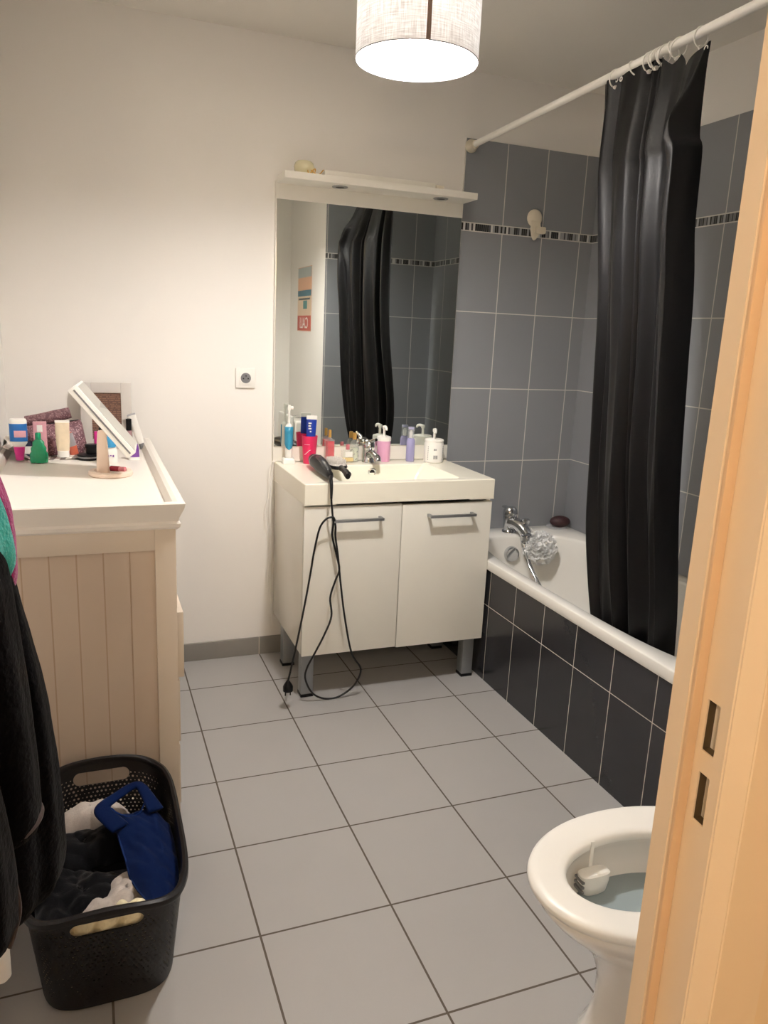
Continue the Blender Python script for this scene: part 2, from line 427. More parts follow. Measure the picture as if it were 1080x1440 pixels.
for z0, z1, ya, yb_ in ((1.094, 1.137, -2.7085, -2.7215), (1.034, 1.076, -2.710, -2.7215)):
    bm = nb(); prism(bm, [(ya-.0002, z0+.0002), (yb_+.0002, z0-.0008), (yb_+.0002, z1-.0012), (ya-.0002, z1-.0012)], 'x', XJ+.0125, XJ+.0285)
    fcs = [f for f in bm.faces if f.calc_center_median().x < XJ+.013]; bmesh.ops.delete(bm, geom=fcs, context='FACES')
    obj('strike_slot', bm, 'socketmetal', fr, smooth=False)['label'] = 'dark metal-lined strike slot'
bm = nb(); box(bm, (XJ+.0005, YW-.0235, 0), (XJ+.0108, YW-.0196, 2.03), .0015); M['stop_shade'] = mat('stop_shade_strip', (220, 192, 162), .7, var=.04); obj('stop_shade_strip', bm, 'stop_shade', fr)  # strip added on the stop step; the corner's warm interreflected shade is its colour
bm = nb(); prism(bm, jamb_profile(-1, XL+.04), 'z', 0, 2.03, .0012)
struct('trim_2', bm, 'frame', 'painted door frame jamb on the left, out of view', 'door frame', angle=30)
bm = nb(); box(bm, (XL-.03, YW-.068, 2.03), (XJ+.075, YW, 2.085), .002)
struct('trim_3', bm, 'frame', 'painted door frame head above the doorway', 'door frame')
# hallway outside the door
bm = nb(); box(bm, (XJ+.05, YH-.012, 0), (1.5, YH, 2.6)); box(bm, (-.97, YH-.012, 0), (XL-.02, YH, 2.6)); box(bm, (XL-.1, YH-.012, 2.085), (XJ+.06, YH, 2.6))
struct('wall_hall_front', bm, 'hall', 'warm-lit hallway face of the doorway wall at right edge', 'wall', smooth=False)
bm = nb(); box(bm, (1.5, YH-2, 0), (1.6, YH, 2.6)); box(bm, (-1.07, YH-2, 0), (-.97, YH, 2.6)); box(bm, (-1.07, YH-2.1, 0), (1.6, YH-2, 2.6))
struct('wall_hall', bm, 'hall', 'warm hallway walls behind the viewer', 'wall', smooth=False)
struct('ceiling_hall', box(nb(), (-1.07, YH-2.1, 2.6), (1.6, YH, 2.7)), 'hall', 'hallway ceiling behind the viewer', 'ceiling', smooth=False)

# ------------------------------------------------------------------ bathtub
bp = struct('trim_4', box(nb(), (1.056, YE, 0), (1.075, 0, .478)), 'tile_apron', 'dark anthracite tiled bath panel with pale grout', 'bath panel', smooth=False)
tub = thing('bathtub', 'white built-in bathtub behind the dark tiled panel', 'bathtub', (1.386, -.905, 0))
def tubring(a, b_, n, z, cx=0, cy=0): return suprect(cx, cy, a, b_, n, z, 96)
bm = nb()
x0, x1, y0, y1 = 1.047-1.386, XR-.0095-1.386, YE+.008+.905, -.008+.905
def outer(z, e=0):
    r = []
    for k in range(96):
        p = sup(1, 1, 30, (0, 0), k, 96, z)
        r.append(((x0+x1)/2+p[0]*((x1-x0)/2-e), (y0+y1)/2+p[1]*((y1-y0)/2-e), z))
    return r
R = [outer(.478, .002), outer(.482), outer(.5125), outer(.5155, .0012), outer(.517, .0045),
     tubring(.294, .770, 3.6, .516), tubring(.289, .765, 3.6, .513), tubring(.285, .761, 3.5, .503),
     tubring(.278, .750, 3.4, .42), tubring(.262, .715, 3.2, .26, 0, .012), tubring(.245, .675, 3, .17, 0, .02), tubring(.20, .62, 2.8, .128, 0, .03), tubring(.10, .4, 2.4, .118, 0, .03)]
loft(bm, R, False, True)
obj('shell', bm, 'acrylic', tub, angle=50)
bm = nb(); mt = Matrix.Rotation(PI/2, 4, 'X')
lathe(bm, [(0, -.016), (.028, -.020), (.036, -.012), (.037, 0), (.032, .012), (0, .012)], 32, (0, 0, 0), mt)
o = obj('overflow_knob', bm, 'chrome', tub, loc=(-.032, .740, .432)); o['label'] = 'chrome overflow disc'

# bath mixer tap on the deck
tap = thing('bath_mixer_tap', 'chrome mixer tap on the rear rim of the bathtub', 'tap', (1.378, -.082, .517), math.radians(6)); tap.scale = (1.12, 1.0, 1.08)
bm = nb(); lathe(bm, [(0, 0), (.031, 0), (.031, .006), (.026, .012), (.027, .05), (.030, .062), (.030, .072), (.026, .082), (.0, .088)], 28)
obj('body', bm, 'chrome', tap)
bm = nb(); tube(bm, [(.0, -.01, .045), (.010, -.045, .042), (.020, -.080, .024), (.024, -.102, .004)], [.028, .026, .025, .023], 16, 5)
lathe(bm, [(0, -.03), (.018, -.028), (.027, -.018), (.030, -.004), (.027, .012), (.015, .02), (0, .022)], 24, (.024, -.106, -.004))
sp_ = obj('spout', bm, 'chrome', tap)
bm = nb(); lathe(bm, [(0, 0), (.012, 0), (.017, .008), (.018, .02), (.012, .026), (0, .027)], 20, (.034, -.07, .045)); obj('diverter_knob', bm, 'chrome', tap)
bm = nb(); lathe(bm, [(.030, .074), (.032, .084), (.030, .098), (.02, .11), (0, .113)], 28)
box(bm, (-.010, -.004, .098), (.010, .055, .108), .004)
obj('lever', bm, 'chrome', tap)
# shower hose
bm = nb()
tube(bm, [(1.395, -.20, .488), (1.393, -.212, .46), (1.388, -.26, .41), (1.395, -.32, .35), (1.37, -.38, .28), (1.38, -.48, .19), (1.45, -.56, .15), (1.52, -.5, .145), (1.53, -.4, .17), (1.47, -.3, .27), (1.425, -.235, .38), (1.40, -.208, .46)], .0055, 10, 8)
tag(obj('shower_hose', bm, 'chrome'), 'looped chrome shower hose hanging from the bath tap into the tub', 'hose')
# pouf
bm = nb(); rr = random.Random(3)
for k in range(420):
    z = rr.uniform(-1, 1); a = rr.uniform(0, 2*PI); q = math.sqrt(1-z*z); n_ = Vector((q*math.cos(a), q*math.sin(a), z))
    u = n_.orthogonal().normalized(); w = n_.cross(u); ph = rr.uniform(0, 6.28); e1 = u*math.cos(ph)+w*math.sin(ph)
    R0 = .062+rr.uniform(-.01, .006)
    pts = []
    for s in range(7):
        th = (s/6-.5)*1.1; pts.append((n_*math.cos(th)+e1*math.sin(th))*R0*(1+.06*math.sin(s*2.6+k)))
    sd = n_.cross(e1).normalized()
    va = [bm.verts.new(p*.78) for p in pts]; vb = [bm.verts.new(p*1.05+sd*.006*math.sin(i_*2.1+k)) for i_, p in enumerate(pts)]
    bridge(bm, va, vb, False)
t_ = bmesh.new(); bmesh.ops.create_icosphere(t_, subdivisions=5, radius=.058)
for v in t_.verts: v.co *= 1+.10*noise.noise(v.co*70)+.05*noise.noise(v.co*180)
merge(bm, t_)
t = NT('white_net'); df = t.node('ShaderNodeBsdfDiffuse'); tr = t.node('ShaderNodeBsdfTranslucent'); mx = t.node('ShaderNodeMixShader')
df.inputs['Color'].default_value = (.93, .93, .92, 1); tr.inputs['Color'].default_value = (.93, .93, .92, 1); mx.inputs[0].default_value = .12
t.link(df.outputs[0], mx.inputs[1]); t.link(tr.outputs[0], mx.inputs[2]); t.link(mx.outputs[0], t.out.inputs['Surface']); M['pouf'] = t.m
po = obj('bath_pouf', bm, 'pouf', loc=(1.470, -.212, .468), recalc=False); po.scale = (1.13, 1.13, 1.13)
tag(po, 'white net bath pouf hanging from the chrome tap over the tub', 'bath pouf')
bm = nb(); tube(bm, [(-.045, .01, .085), (-.03, 0, .062), (-.02, 0, .04)], .0012, 6, 4); obj('cord', bm, 'plastic_white', po)
# dish + loofah on the rim corner
dish = thing('soap_dish', 'clear soap dish on the rear corner rim of the bath', 'soap dish', (1.655, -.062, .516))
M['clear'] = mat('clear_plastic', (222, 226, 232), .08, var=0, alpha=.3, spec=.8)
bm = nb(); loft(bm, [suprect(0, 0, .05, .034, 2.4, 0, 32), suprect(0, 0, .058, .04, 2.4, .012, 32), suprect(0, 0, .055, .037, 2.4, .012, 32), suprect(0, 0, .047, .031, 2.4, .004, 32)], True, True)
obj('tray', bm, 'clear', dish)
bm = nb(); R = []
for i in range(13):
    f = i/12; x = (f-.5)*.105; s = math.sqrt(max(0.004, 1-(2*f-1)**2))**1.15
    R.append([(x, (.034*s*math.cos(2*PI*k/20)), .028*s*math.sin(2*PI*k/20)) for k in range(20)])
loft(bm, R, True, True)
M['scrub'] = spotted('dark_red_scrubber', (46, 16, 20), (60, 24, 27), (32, 10, 13), 220)
lo = obj('bath_scrubber', bm, 'scrub', loc=(1.668, -.066, .5495)); lo.rotation_euler = (0, 0, math.radians(-12))
tag(lo, 'dark red oval scrubber lying in the soap dish by the bath', 'scrubber')

# suction hook on the tiles
hk = thing('suction_hook', 'white suction hook stuck on the grey tiles over the bath', 'hook', (1.418, -.008, 1.9))
ry = Matrix.Rotation(PI/2, 4, 'X')
bm = nb(); lathe(bm, [(0, 0), (.037, 0), (.036, .006), (.028, .014), (.012, .02), (0, .021)], 32, (0, 0, .022), ry); obj('suction_cup', bm, 'plastic_old', hk)
bm = nb(); loft(bm, [[(-.022, -.012, .012), (.02, -.012, .012), (.02, -.02, .012), (-.022, -.02, .012)], [(-.026, -.012, -.028), (.022, -.012, -.028), (.022, -.03, -.028), (-.026, -.03, -.028)], [(-.018, -.012, -.056), (.012, -.012, -.056), (.012, -.026, -.056), (-.018, -.026, -.056)], [(-.008, -.012, -.072), (.002, -.012, -.072), (.002, -.02, -.072), (-.008, -.02, -.072)]], True, True)
bmesh.ops.bevel(bm, geom=bm.edges[:], offset=.003, segments=2, affect='EDGES'); obj('holder_body', bm, 'plastic_old', hk)
bm = nb(); prism(bm, [(-.012, -.03), (.03, -.03), (.034, -.052), (.026, -.054), (-.012, -.046)], 'z', -.046, -.018, .003); obj('cradle', bm, 'plastic_old', hk)

# ------------------------------------------------------------------ shower rod, rings, curtain
rod = thing('shower_rod', 'white shower rod from the tiled back wall over the bath', 'curtain rod', (1.085, 0, 2.175))
bm = nb(); tube(bm, [(0, -.006, 0), (0, YE+.01, .037)], .0125, 20); obj('rod', bm, 'plastic_white', rod)
bm = nb(); lathe(bm, [(0, 0), (.026, 0), (.027, .008), (.02, .02), (.016, .045), (0, .045)], 24, (0, -.008, 0), ry); o = obj('end_flange', bm, 'plastic_old', rod); o['label'] = 'yellowed rod end cap'
bm = nb(); lathe(bm, [(0, -.045), (.016, -.045), (.02, -.02), (.027, -.008), (.026, 0), (0, 0)], 24, (0, YE+.008, .037), ry); obj('end_flange', bm, 'plastic_old', rod)

def rodz(y): return 2.175+.037*(-y/1.78)
bm = nb(); tube(bm, [(.0005, 0, -.014)]+[(.026*math.sin(a), 0, -.014+.028*(1-math.cos(a))*.9) for a in [i*.31 for i in range(0, 21)]], .0021, 8, 0)
ringmesh = None
def curtain_ring(y, tilt, label, drop=0, group='white curtain rings on the rod', yaw=0):
    global ringmesh
    if ringmesh is None:
        b2 = nb(); P = []
        for i in range(26):
            a = -.2+i*(2*PI+.1)/26
            P.append((.022*math.sin(a), 0, -.010-.022*math.cos(a)*1.1-.002))
        tube(b2, P, .0021, 8)
        lathe(b2, [(0, -.003), (.006, -.003), (.006, .003), (0, .003)], 12, (0.004, 0, -.036), ry)
        o = obj('curtain_ring', b2, 'plastic_white'); ringmesh = o
    else:
        o = ringmesh.copy(); COL.objects.link(o)
    o.location = (1.085, y, rodz(y)+.0005-drop); o.rotation_euler = (tilt, 0, yaw)
    return tag(o, label, 'curtain ring', group)
bm.free()
curtain_ring(-.968, .15, 'white curtain ring farthest along the rod, above the curtain edge nearest the tap')
curtain_ring(-1.051, -.45, 'white curtain ring slanting, second from the far edge of the curtain')
for y, tl in ((-1.119, .1), (-1.137, -.1), (-1.153, .2), (-1.169, -.15), (-1.186, .3)):
    curtain_ring(y, tl, 'white curtain ring in the tight bunch midway along the black curtain top')
curtain_ring(-1.212, -.35, 'white curtain ring at the near end of the bunched rings', yaw=.2)
curtain_ring(-1.240, .4, 'white open curtain ring beside the bunch, standing off the curtain', yaw=-.3)
curtain_ring(-1.321, .12, 'white curtain ring apart from the rest, holding the raised near corner')

# curtain: edges and top taken as heights/positions along the rod
Ledge = [(2.206, 1.09, -.905), (1.86, 1.10, -.94), (1.45, 1.118, -.967), (1.0, 1.165, -.955), (.76, 1.165, -.99), (.52, 1.165, -1.059), (.43, 1.167, -1.095)]
Redge = [(2.171, 1.09, -1.353), (2.084, 1.05, -1.395), (1.932, 1.0, -1.457), (1.883, .988, -1.488), (1.70, .990, -1.495), (1.5, 1.01, -1.50), (1.0, 1.048, -1.505), (.66, 1.11, -1.49), (.43, 1.165, -1.452)]
def dense(E_):
    return [tuple(v) for v in crom([Vector(e) for e in E_], 8)]
Ledge, Redge = dense(Ledge), dense(Redge)
def ed(E_, z):
    if z >= E_[0][0]: return Vector(E_[0][1:])
    for a, b_ in zip(E_, E_[1:]):
        if z >= b_[0]: return Vector(a[1:]).lerp(Vector(b_[1:]), (a[0]-z)/(a[0]-b_[0]))
    return Vector(E_[-1][1:])
top = [(0, 2.203), (.07, 2.198), (.135, 2.2), (.2, 2.192), (.29, 2.204), (.37, 2.196), (.45, 2.198), (.587, 2.182), (.637, 2.152), (.677, 2.175), (.76, 2.128), (.86, 2.152), (1, 2.174)]
def lerp_tab(T, s):
    for (a, va), (b_, vb) in zip(T, T[1:]):
        if s <= b_: 
            f = (s-a)/(b_-a); return va+(vb-va)*f
    return T[-1][1]
def smooth(x, a, b_):
    f = max(0, min(1, (x-a)/(b_-a))); return f*f*(3-2*f)
def curt(s, tt):
    zt = lerp_tab(top, s); zb = .43
    z = zt+(zb-zt)*tt
    pl, pr = ed(Ledge, z), ed(Redge, z); q_ = smooth(2.19-z, 0, .3)
    pe = pr+Vector((.036, .040))*q_; pr = pr+Vector((-.018, .055))*q_+Vector((0, .035))*(1-q_)
    c = pl.lerp(pr, s/.86) if s < .86 else pr.lerp(pe, (s-.86)/.14)
    ch = (pr-pl).normalized(); n = Vector((ch.y, -ch.x))   # n points towards the room
    # broad uneven pleats: breakpoints (s, offset) drift slowly with height
    w = s+.020*math.sin(z*2.1+s*6)*smooth(2.2-z, .1, .8)
    K = [(0, .0), (.06, .034), (.15, -.030), (.20, .020), (.36, .030), (.43, -.036), (.48, .006), (.53, -.030), (.60, .026), (.66, -.012), (.86, .016), (1, 0)]
    o_ = 0
    for (a, va), (b_, vb) in zip(K, K[1:]):
        if w <= b_ or b_ == 1:
            f = max(0, min(1, (w-a)/(b_-a))); f = f*f*(3-2*f); o_ = va+(vb-va)*f; break
    o_ *= .35+.65*smooth(2.2-z, 0, .35)
    o_ += (.007*math.sin(w*34+z*2.2)+.004*math.sin(w*61-z*3.1))*smooth(2.2-z, .05, .6)
    o_ += .005*noise.noise(Vector((s*10, z*3.4, 2.2)))
    # drag folds from the raised near corner
    g = math.exp(-((z-(2.15-1.3*(1-s)))/.045)**2)*smooth(s, .66, .85)
    o_ += .016*g
    edge = smooth(s, .0, .03)*(1-smooth(s, .975, 1))
    p = c+n*o_*edge+ch*.012*math.sin(w*20)*(4*s*(1-s))
    return (p.x, p.y, z+.010*math.sin(w*22)*smooth(tt, .9, 1))
cu = obj('shower_curtain', sheet(nb(), curt, 260, 150), 'curtain', recalc=False, angle=180)
tag(cu, 'black shower curtain gathered on the rod, hanging into the bath', 'shower curtain')
for s in (.115, .20, .985): 
    bm = nb(); p = curt(s, .006); lathe(bm, [(.004, -.001), (.007, -.001), (.007, .001), (.004, .001), (.004, -.001)], 14, (p[0]-.003, p[1], p[2]-.008), Matrix.Rotation(PI/2, 4, 'Y'))
    obj('eyelet', bm, 'plastic_white', cu)

# ------------------------------------------------------------------ mirror unit
mu = thing('bathroom_mirror', 'tall mirror with a white shelf across its top, above the washbasin', 'mirror', (.66, 0, .87))
zb = .87
box_ = lambda *a, **k: box(nb(), *a, **k)
obj('backboard', box_((-.40, -.017, -.01), (.40, -.001, 1.085), .001), 'satin_white', mu)
obj('mirror_glass', box_((-.397, -.0215, .053), (.3985, -.017, 1.022), .0008), 'mirror', mu, smooth=False)
obj('header_panel', box_((-.4, -.0235, 1.018), (.4, -.017, 1.086), .001), 'satin_white', mu)
shf = obj('shelf', box_((-.398, -.152, 1.074), (.400, -.0235, 1.099), .0015), 'satin_white', mu)
for x in (-.165, .265):
    bm = nb(); lathe(bm, [(.018, -.001), (.018, -.003), (.03, -.003), (.031, 0), (.018, 0)], 28, (x, -.088, 1.074)); o = obj('spotlight', bm, 'steel', mu); o['label'] = 'dark recessed spotlight under the shelf'
    bm = nb(); lathe(bm, [(0, -.0015), (.018, -.0015), (.018, 0), (0, 0)], 20, (x, -.088, 1.074)); obj('lens', bm, 'blackgloss', o)
# lamp fitting lying along the shelf
fx_ = thing('lamp_tube', 'slim white lamp tube lying along the top of the mirror shelf', 'lamp', (.68, -.06, 1.97))
obj('housing', box_((-.245, -.018, 0), (.225, .018, .031), .005), 'satin_white', fx_)
obj('end_cap', box_((.225, -.019, 0), (.262, .019, .026), .004), 'plastic_old', fx_)['label'] = 'yellowed end fitting'
orn = thing('glass_tealight_holder', 'round pale yellow glass holder on the left of the mirror shelf', 'candle holder', (.352, -.085, 1.9695))
M['yglass'] = mat('pale_yellow_glass', (226, 219, 184), .15, var=.06)
bm = nb(); lathe(bm, [(0, 0), (.024, 0), (.037, .016), (.039, .030), (.034, .044), (.026, .050), (.024, .047), (.032, .03), (.02, .008), (0, .006)], 28); obj('bowl', bm, 'yglass', orn)
M['gold'] = mat('gold_metal', (222, 178, 100), .3, .7, var=.08)
bm = nb(); tube(bm, [(.012+.022*math.cos(a)+.005*a, -.032-.004*math.sin(3*a), .012+.009*math.sin(a*2.2)) for a in [i*.35 for i in range(20)]], .0022, 6, 3); obj('beaded_garland', bm, 'gold', orn)

# power socket
so = thing('wall_socket', 'white square power socket on the wall left of the mirror', 'socket', (.147, 0, 1.2))
bm = nb(); box(bm, (-.040, -.010, -.040), (.040, -.001, .040), .004); so_f = obj('frame', bm, 'plastic_white', so)
bm = nb(); box(bm, (-.026, -.0125, -.027), (.026, -.009, .027), .003); lathe(bm, [(.0205, -.001), (.0225, .0018), (.0225, -.001)], 28, (0, -.0115, 0), ry); obj('insert', bm, 'plastic_white', so)
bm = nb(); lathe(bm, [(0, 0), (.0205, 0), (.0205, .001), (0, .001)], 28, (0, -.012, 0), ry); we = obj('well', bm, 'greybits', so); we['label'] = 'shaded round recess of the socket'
bm = nb()
for x in (-.0095, .0095): lathe(bm, [(0, 0), (.003, 0), (.003, .001), (0, .001)], 12, (x, -.0127, -.002), ry)
tube(bm, [(0, -.013, .009), (0, -.022, .009)], .0024, 10)
obj('contacts', bm, 'dark', so)

# ------------------------------------------------------------------ vanity cabinet
va = thing('vanity_cabinet', 'glossy white two-door vanity cabinet on grey metal legs', 'cabinet', (.6635, -.25, 0))
VX0, VX1 = -.3935, .381
bm = nb()
box(bm, (VX0, -.222, .19), (VX0+.018, .24, .778), .001); box(bm, (VX1-.018, -.222, .19), (VX1, .24, .778), .001)
box(bm, (VX0+.018, -.222, .19), (VX1-.018, .24, .208)); box(bm, (VX0+.018, .222, .208), (VX1-.018, .24, .77))
obj('carcass', bm, 'gloss_white', va)
for xa, xb_, hx, dd in ((VX0+.001, -.009, -.191, 0), (-.005, VX1-.001, .197, .004)):
    dr = obj('door', box_((xa, -.241, .186-dd), (xb_, -.2225, .770-dd), .0012), 'gloss_white', va)
    bm = nb(); box(bm, (hx-.0985, -.279, .716), (hx+.0985, -.267, .7265), .0012)
    for q in (-.0925, .0925): box(bm, (hx+q-.0055, -.268, .716), (hx+q+.0055, -.241, .7265), .001)
    obj('handle', bm, 'steel', dr)['label'] = 'grey steel bar handle'
for x in (VX0+.035, VX1-.042):
    for y in (-.185, .115):
        bm = nb(); box(bm, (x-.024, y-.024, .012), (x+.024, y+.024, .19), .002); lg = obj('leg', bm, 'alu', va)
        bm = nb(); box(bm, (x-.026, y-.026, 0), (x+.026, y+.026, .012), .002); obj('foot', bm, 'black', lg)
# basin
ba = thing('washbasin', 'cream rectangular washbasin set on the white vanity cabinet', 'washbasin', (.6635, -.25, .778))
bm = nb(); BX0, BX1, BY0, BY1, ZT = -.3955, .382, -.2505, .2485, .080
def rr_(x0, x1, y0, y1, r, z): return rrect(x0, x1, y0, y1, r, z, 6)
ix0, ix1, iy0, iy1 = -.245, .243, -.208, .122
R = [rr_(BX0, BX1, BY0, BY1, .003, .003), rr_(BX0, BX1, BY0, BY1, .004, ZT-.003), rr_(BX0+.002, BX1-.002, BY0+.002, BY1-.002, .004, ZT-.0005),
     rr_(BX0+.006, BX1-.006, BY0+.006, BY1-.006, .006, ZT),
     rr_(ix0-.006, ix1+.006, iy0-.006, iy1+.006, .022, ZT), rr_(ix0, ix1, iy0, iy1, .02, ZT-.005),
     rr_(ix0+.008, ix1-.03, iy0+.006, iy1-.008, .024, ZT-.05), rr_(ix0+.02, ix1-.05, iy0+.018, iy1-.022, .03, ZT-.09), rr_(ix0+.05, ix1-.09, iy0+.05, iy1-.05, .03, ZT-.098)]
loft(bm, R, False, True)
box(bm, (BX0, BY0+.001, .0), (ix0-.03, BY1, .004)); box(bm, (ix1+.03, BY0+.001, 0), (BX1, BY1, .004))
obj('bowl', bm, 'resin', ba, angle=35)
bm = nb(); m2 = Matrix.Rotation(math.radians(97), 4, 'X')
lathe(bm, [(.011, 0), (.018, 0), (.0185, .003), (.015, .005), (.011, .003), (.011, 0)], 28, (-.004, .1185, ZT-.031), m2); ov = obj('overflow_ring', bm, 'chrome', ba); ov['label'] = 'chrome overflow ring'
bm = nb(); lathe(bm, [(0, .001), (.0115, .001), (.0115, .002), (0, .002)], 20, (-.004, .1185, ZT-.031), m2); obj('overflow_hole', bm, 'dark', ov)
bm = nb(); lathe(bm, [(0, 0), (.026, 0), (.026, .003), (.02, .005), (0, .006)], 24, (0, -.05, ZT-.098)); obj('drain', bm, 'chrome', ba)
# basin faucet
fa = thing('basin_faucet', 'chrome single-lever faucet at the rear of the washbasin', 'faucet', (.668, -.062, .858)); fa.scale = (1.14, 1.1, 1.1)
bm = nb(); lathe(bm, [(0, 0), (.026, 0), (.026, .005), (.023, .01), (.024, .05), (.026, .058), (0, .058)], 28); obj('body', bm, 'chrome', fa)
bm = nb(); tube(bm, [(0, -.012, .032), (0, -.05, .038), (0, -.092, .03), (0, -.103, .016)], [.017, .015, .0135, .013], 16, 4); obj('spout', bm, 'chrome', fa)
bm = nb(); lathe(bm, [(.0255, .058), (.026, .066), (.022, .08), (.012, .088), (0, .09)], 28); tube(bm, [(0, -.005, .075), (0, -.035, .088), (0, -.075, .098)], [.009, .008, .006], 10, 4); obj('lever', bm, 'chrome', fa)

# ------------------------------------------------------------------ things on the basin
ZD = .8583
# electric toothbrush
tb = thing('electric_toothbrush', 'teal electric toothbrush standing on its white charger, left end of basin', 'toothbrush', (.317, -.055, ZD), math.radians(-8))
M['teal'] = mat('teal_plastic', (52, 142, 176), .35, var=.05)
bm = nb(); loft(bm, [rrect(-.026, .026, -.024, .024, .008, 0), rrect(-.026, .026, -.024, .024, .008, .016), rrect(-.022, .022, -.02, .02, .008, .022)], True, True); obj('charger', bm, 'plastic_white', tb)
bm = nb(); lathe(bm, [(0, .022), (.0145, .022), (.0155, .05), (.015, .06), (.0155, .1), (.016, .13), (.015, .152), (.011, .160), (.0055, .165), (.0042, .2), (.004, .222), (0, .223)], 20); obj('handle', bm, 'plastic_white', tb)
bm = nb(); R = []
for z, w in ((.056, .002), (.066, .5), (.08, .8), (.1, 1), (.13, 1.05), (.152, 1)):
    R.append([(.0176*math.sin(a*w*1.7), -.0176*math.cos(a*w*1.7), z) for a in [(-1+2*k/12) for k in range(13)]])
RR = [ring(bm, r) for r in R]
for a, b_ in zip(RR, RR[1:]): bridge(bm, a, b_, False)
obj('grip', bm, 'teal', tb, mods=[('SOLIDIFY', {'thickness': .002})])['label'] = 'teal grip sleeve'
bm = nb(); box(bm, (-.006, -.006, .218), (.006, .005, .24), .003); lathe(bm, [(0, 0), (.0065, 0), (.0065, .01), (0, .011)], 14, (.006, -.004, .229), Matrix.Rotation(PI/2, 4, 'Y')); obj('brush_head', bm, 'plastic_white', tb)
# charger lead
bm = nb()
for k, dx in enumerate((0, .012)):
    tube(bm, [(.292, -.045, .866), (.270, -.028, .864), (.2575-dx, -.032, .845), (.253-dx*.6, -.03, .74), (.249-dx*1.6, -.028, .66), (.255-dx*.3, -.03, .52), (.2535-dx, -.03, .35), (.258, -.03, .22), (.262, -.03, .12)], .0016, 6, 6)
tag(obj('charger_lead', bm, 'plastic_white'), 'thin white cable hanging down the wall left of the vanity', 'cable')
# cup
cup = thing('tumbler', 'bright pink tumbler holding toothpaste on the basin', 'tumbler', (.402, -.068, ZD))
M['pink'] = mat('hot_pink_plastic', (222, 38, 92), .35, var=.03)
bm = nb(); lathe(bm, [(0, 0), (.0235, 0), (.025, .003), (.0305, .08), (.0325, .112), (.0335, .116), (.0315, .116), (.029, .08), (.0235, .006), (0, .006)], 36); obj('cup', bm, 'pink', cup)
bm = nb(); pts = [(math.sin(a)*.0295, -math.cos(a)*.0295, .05+.010*math.sin((a+.55)*3.2)) for a in [(-1.0+i*.07) for i in range(14)]]; tube(bm, pts, .0011, 6); obj('white_motif', bm, 'plastic_white', cup)['label'] = 'white printed curl'
bm = nb(); tube(bm, [(math.sin(a)*.0318, -math.cos(a)*.0318, .082) for a in [(-1.0+i*.06) for i in range(14)]], .0007, 6); obj('white_motif', bm, 'plastic_white', cup)['label'] = 'white printed line'
# toothpaste tube in the cup
tp = thing('toothpaste_tube', 'blue toothpaste tube with white end standing in the pink tumbler', 'toothpaste', (.403, -.068, ZD+.007)); tp.rotation_euler = (0, math.radians(2), math.radians(-6))
M['blue'] = mat('deep_blue_print', (28, 56, 150), .3, var=.12, vscale=60)
bm = nb(); loft(bm, [[(.013*math.cos(a), .013*math.sin(a), .01) for a in [2*PI*k/24 for k in range(24)]], [(.017*math.cos(a), .014*math.sin(a), .04) for a in [2*PI*k/24 for k in range(24)]], [(.020*math.cos(a), .010*math.sin(a), .12) for a in [2*PI*k/24 for k in range(24)]], [(.0215*math.cos(a), .0045*math.sin(a), .176) for a in [2*PI*k/24 for k in range(24)]]], True, True); obj('tube', bm, 'blue', tp)
bm = nb(); box(bm, (-.022, -.0042, .176), (.022, .0042, .192), .0015); obj('crimp', bm, 'plastic_white', tp)['label'] = 'white crimped end'
for k, (x, z, w) in enumerate(((-.008, .158, .012), (-.009, .147, .01), (-.007, .136, .012), (-.004, .124, .006))):
    bm = nb(); box(bm, (x-w/2, -.0128, z), (x+w/2, -.0062, z+.0055), .001); obj('printed_mark', bm, 'plastic_white', tp)['label'] = 'white mark'
bm = nb(); lathe(bm, [(0, 0), (.012, 0), (.012, .012), (0, .012)], 16); obj('cap', bm, 'plastic_white', tp)
# perfumes
def spray_cap(parent, z, r, h, m): 
    b2 = nb(); lathe(b2, [(0, z), (r, z), (r, z+h-.002), (r-.002, z+h), (0, z+h)], 20); return obj('cap', b2, m, parent)
M['redliq'] = mat('red_perfume', (206, 34, 58), .2, var=.3, vscale=90)
M['glass'] = mat('clear_glass', (238, 240, 234), .04, var=0, alpha=.16, spec=.8)
M['gold_juice'] = mat('golden_perfume', (236, 206, 130), .2, var=.05)
p1 = thing('perfume_bottle', 'red perfume bottle with slim gold cap, right of the pink tumbler', 'perfume', (.495, -.05, ZD), math.radians(10), 'perfume bottles on the basin')
obj('bottle', box_((-.021, -.013, 0), (.019, .013, .098), .004), 'glass', p1)
obj('liquid', box_((-.014, -.0125, .003), (.0165, .0105, .09), .003), 'redliq', p1)
bm = nb(); lathe(bm, [(0, .098), (.009, .098), (.009, .106), (0, .107)], 16); obj('collar', bm, 'glass', p1)
spray_cap(p1, .106, .0065, .032, 'gold')
p2 = thing('perfume_bottle', 'low square clear perfume bottle with pink cap, between the red and round ones', 'perfume', (.572, -.062, ZD), math.radians(6), 'perfume bottles on the basin')
obj('bottle', box_((-.027, -.012, 0), (.027, .012, .055), .004), 'glass', p2)
obj('liquid', box_((-.024, -.0095, .004), (.024, .0095, .02), .003), 'gold_juice', p2)
obj('label_plate', box_((-.017, -.0135, .024), (.017, -.012, .047), .0005), 'plastic_white', p2)
M['rose'] = mat('rose_cap', (206, 120, 128), .25, var=.05)
spray_cap(p2, .055, .008, .022, 'rose')
p3 = thing('perfume_bottle', 'taller clear perfume bottle with gold cap, left of the faucet', 'perfume', (.607, -.045, ZD), 0, 'perfume bottles on the basin')
bm = nb(); lathe(bm, [(0, 0), (.019, 0), (.020, .004), (.020, .07), (.017, .085), (.009, .092), (.009, .096), (0, .096)], 28); obj('bottle', bm, 'glass', p3)
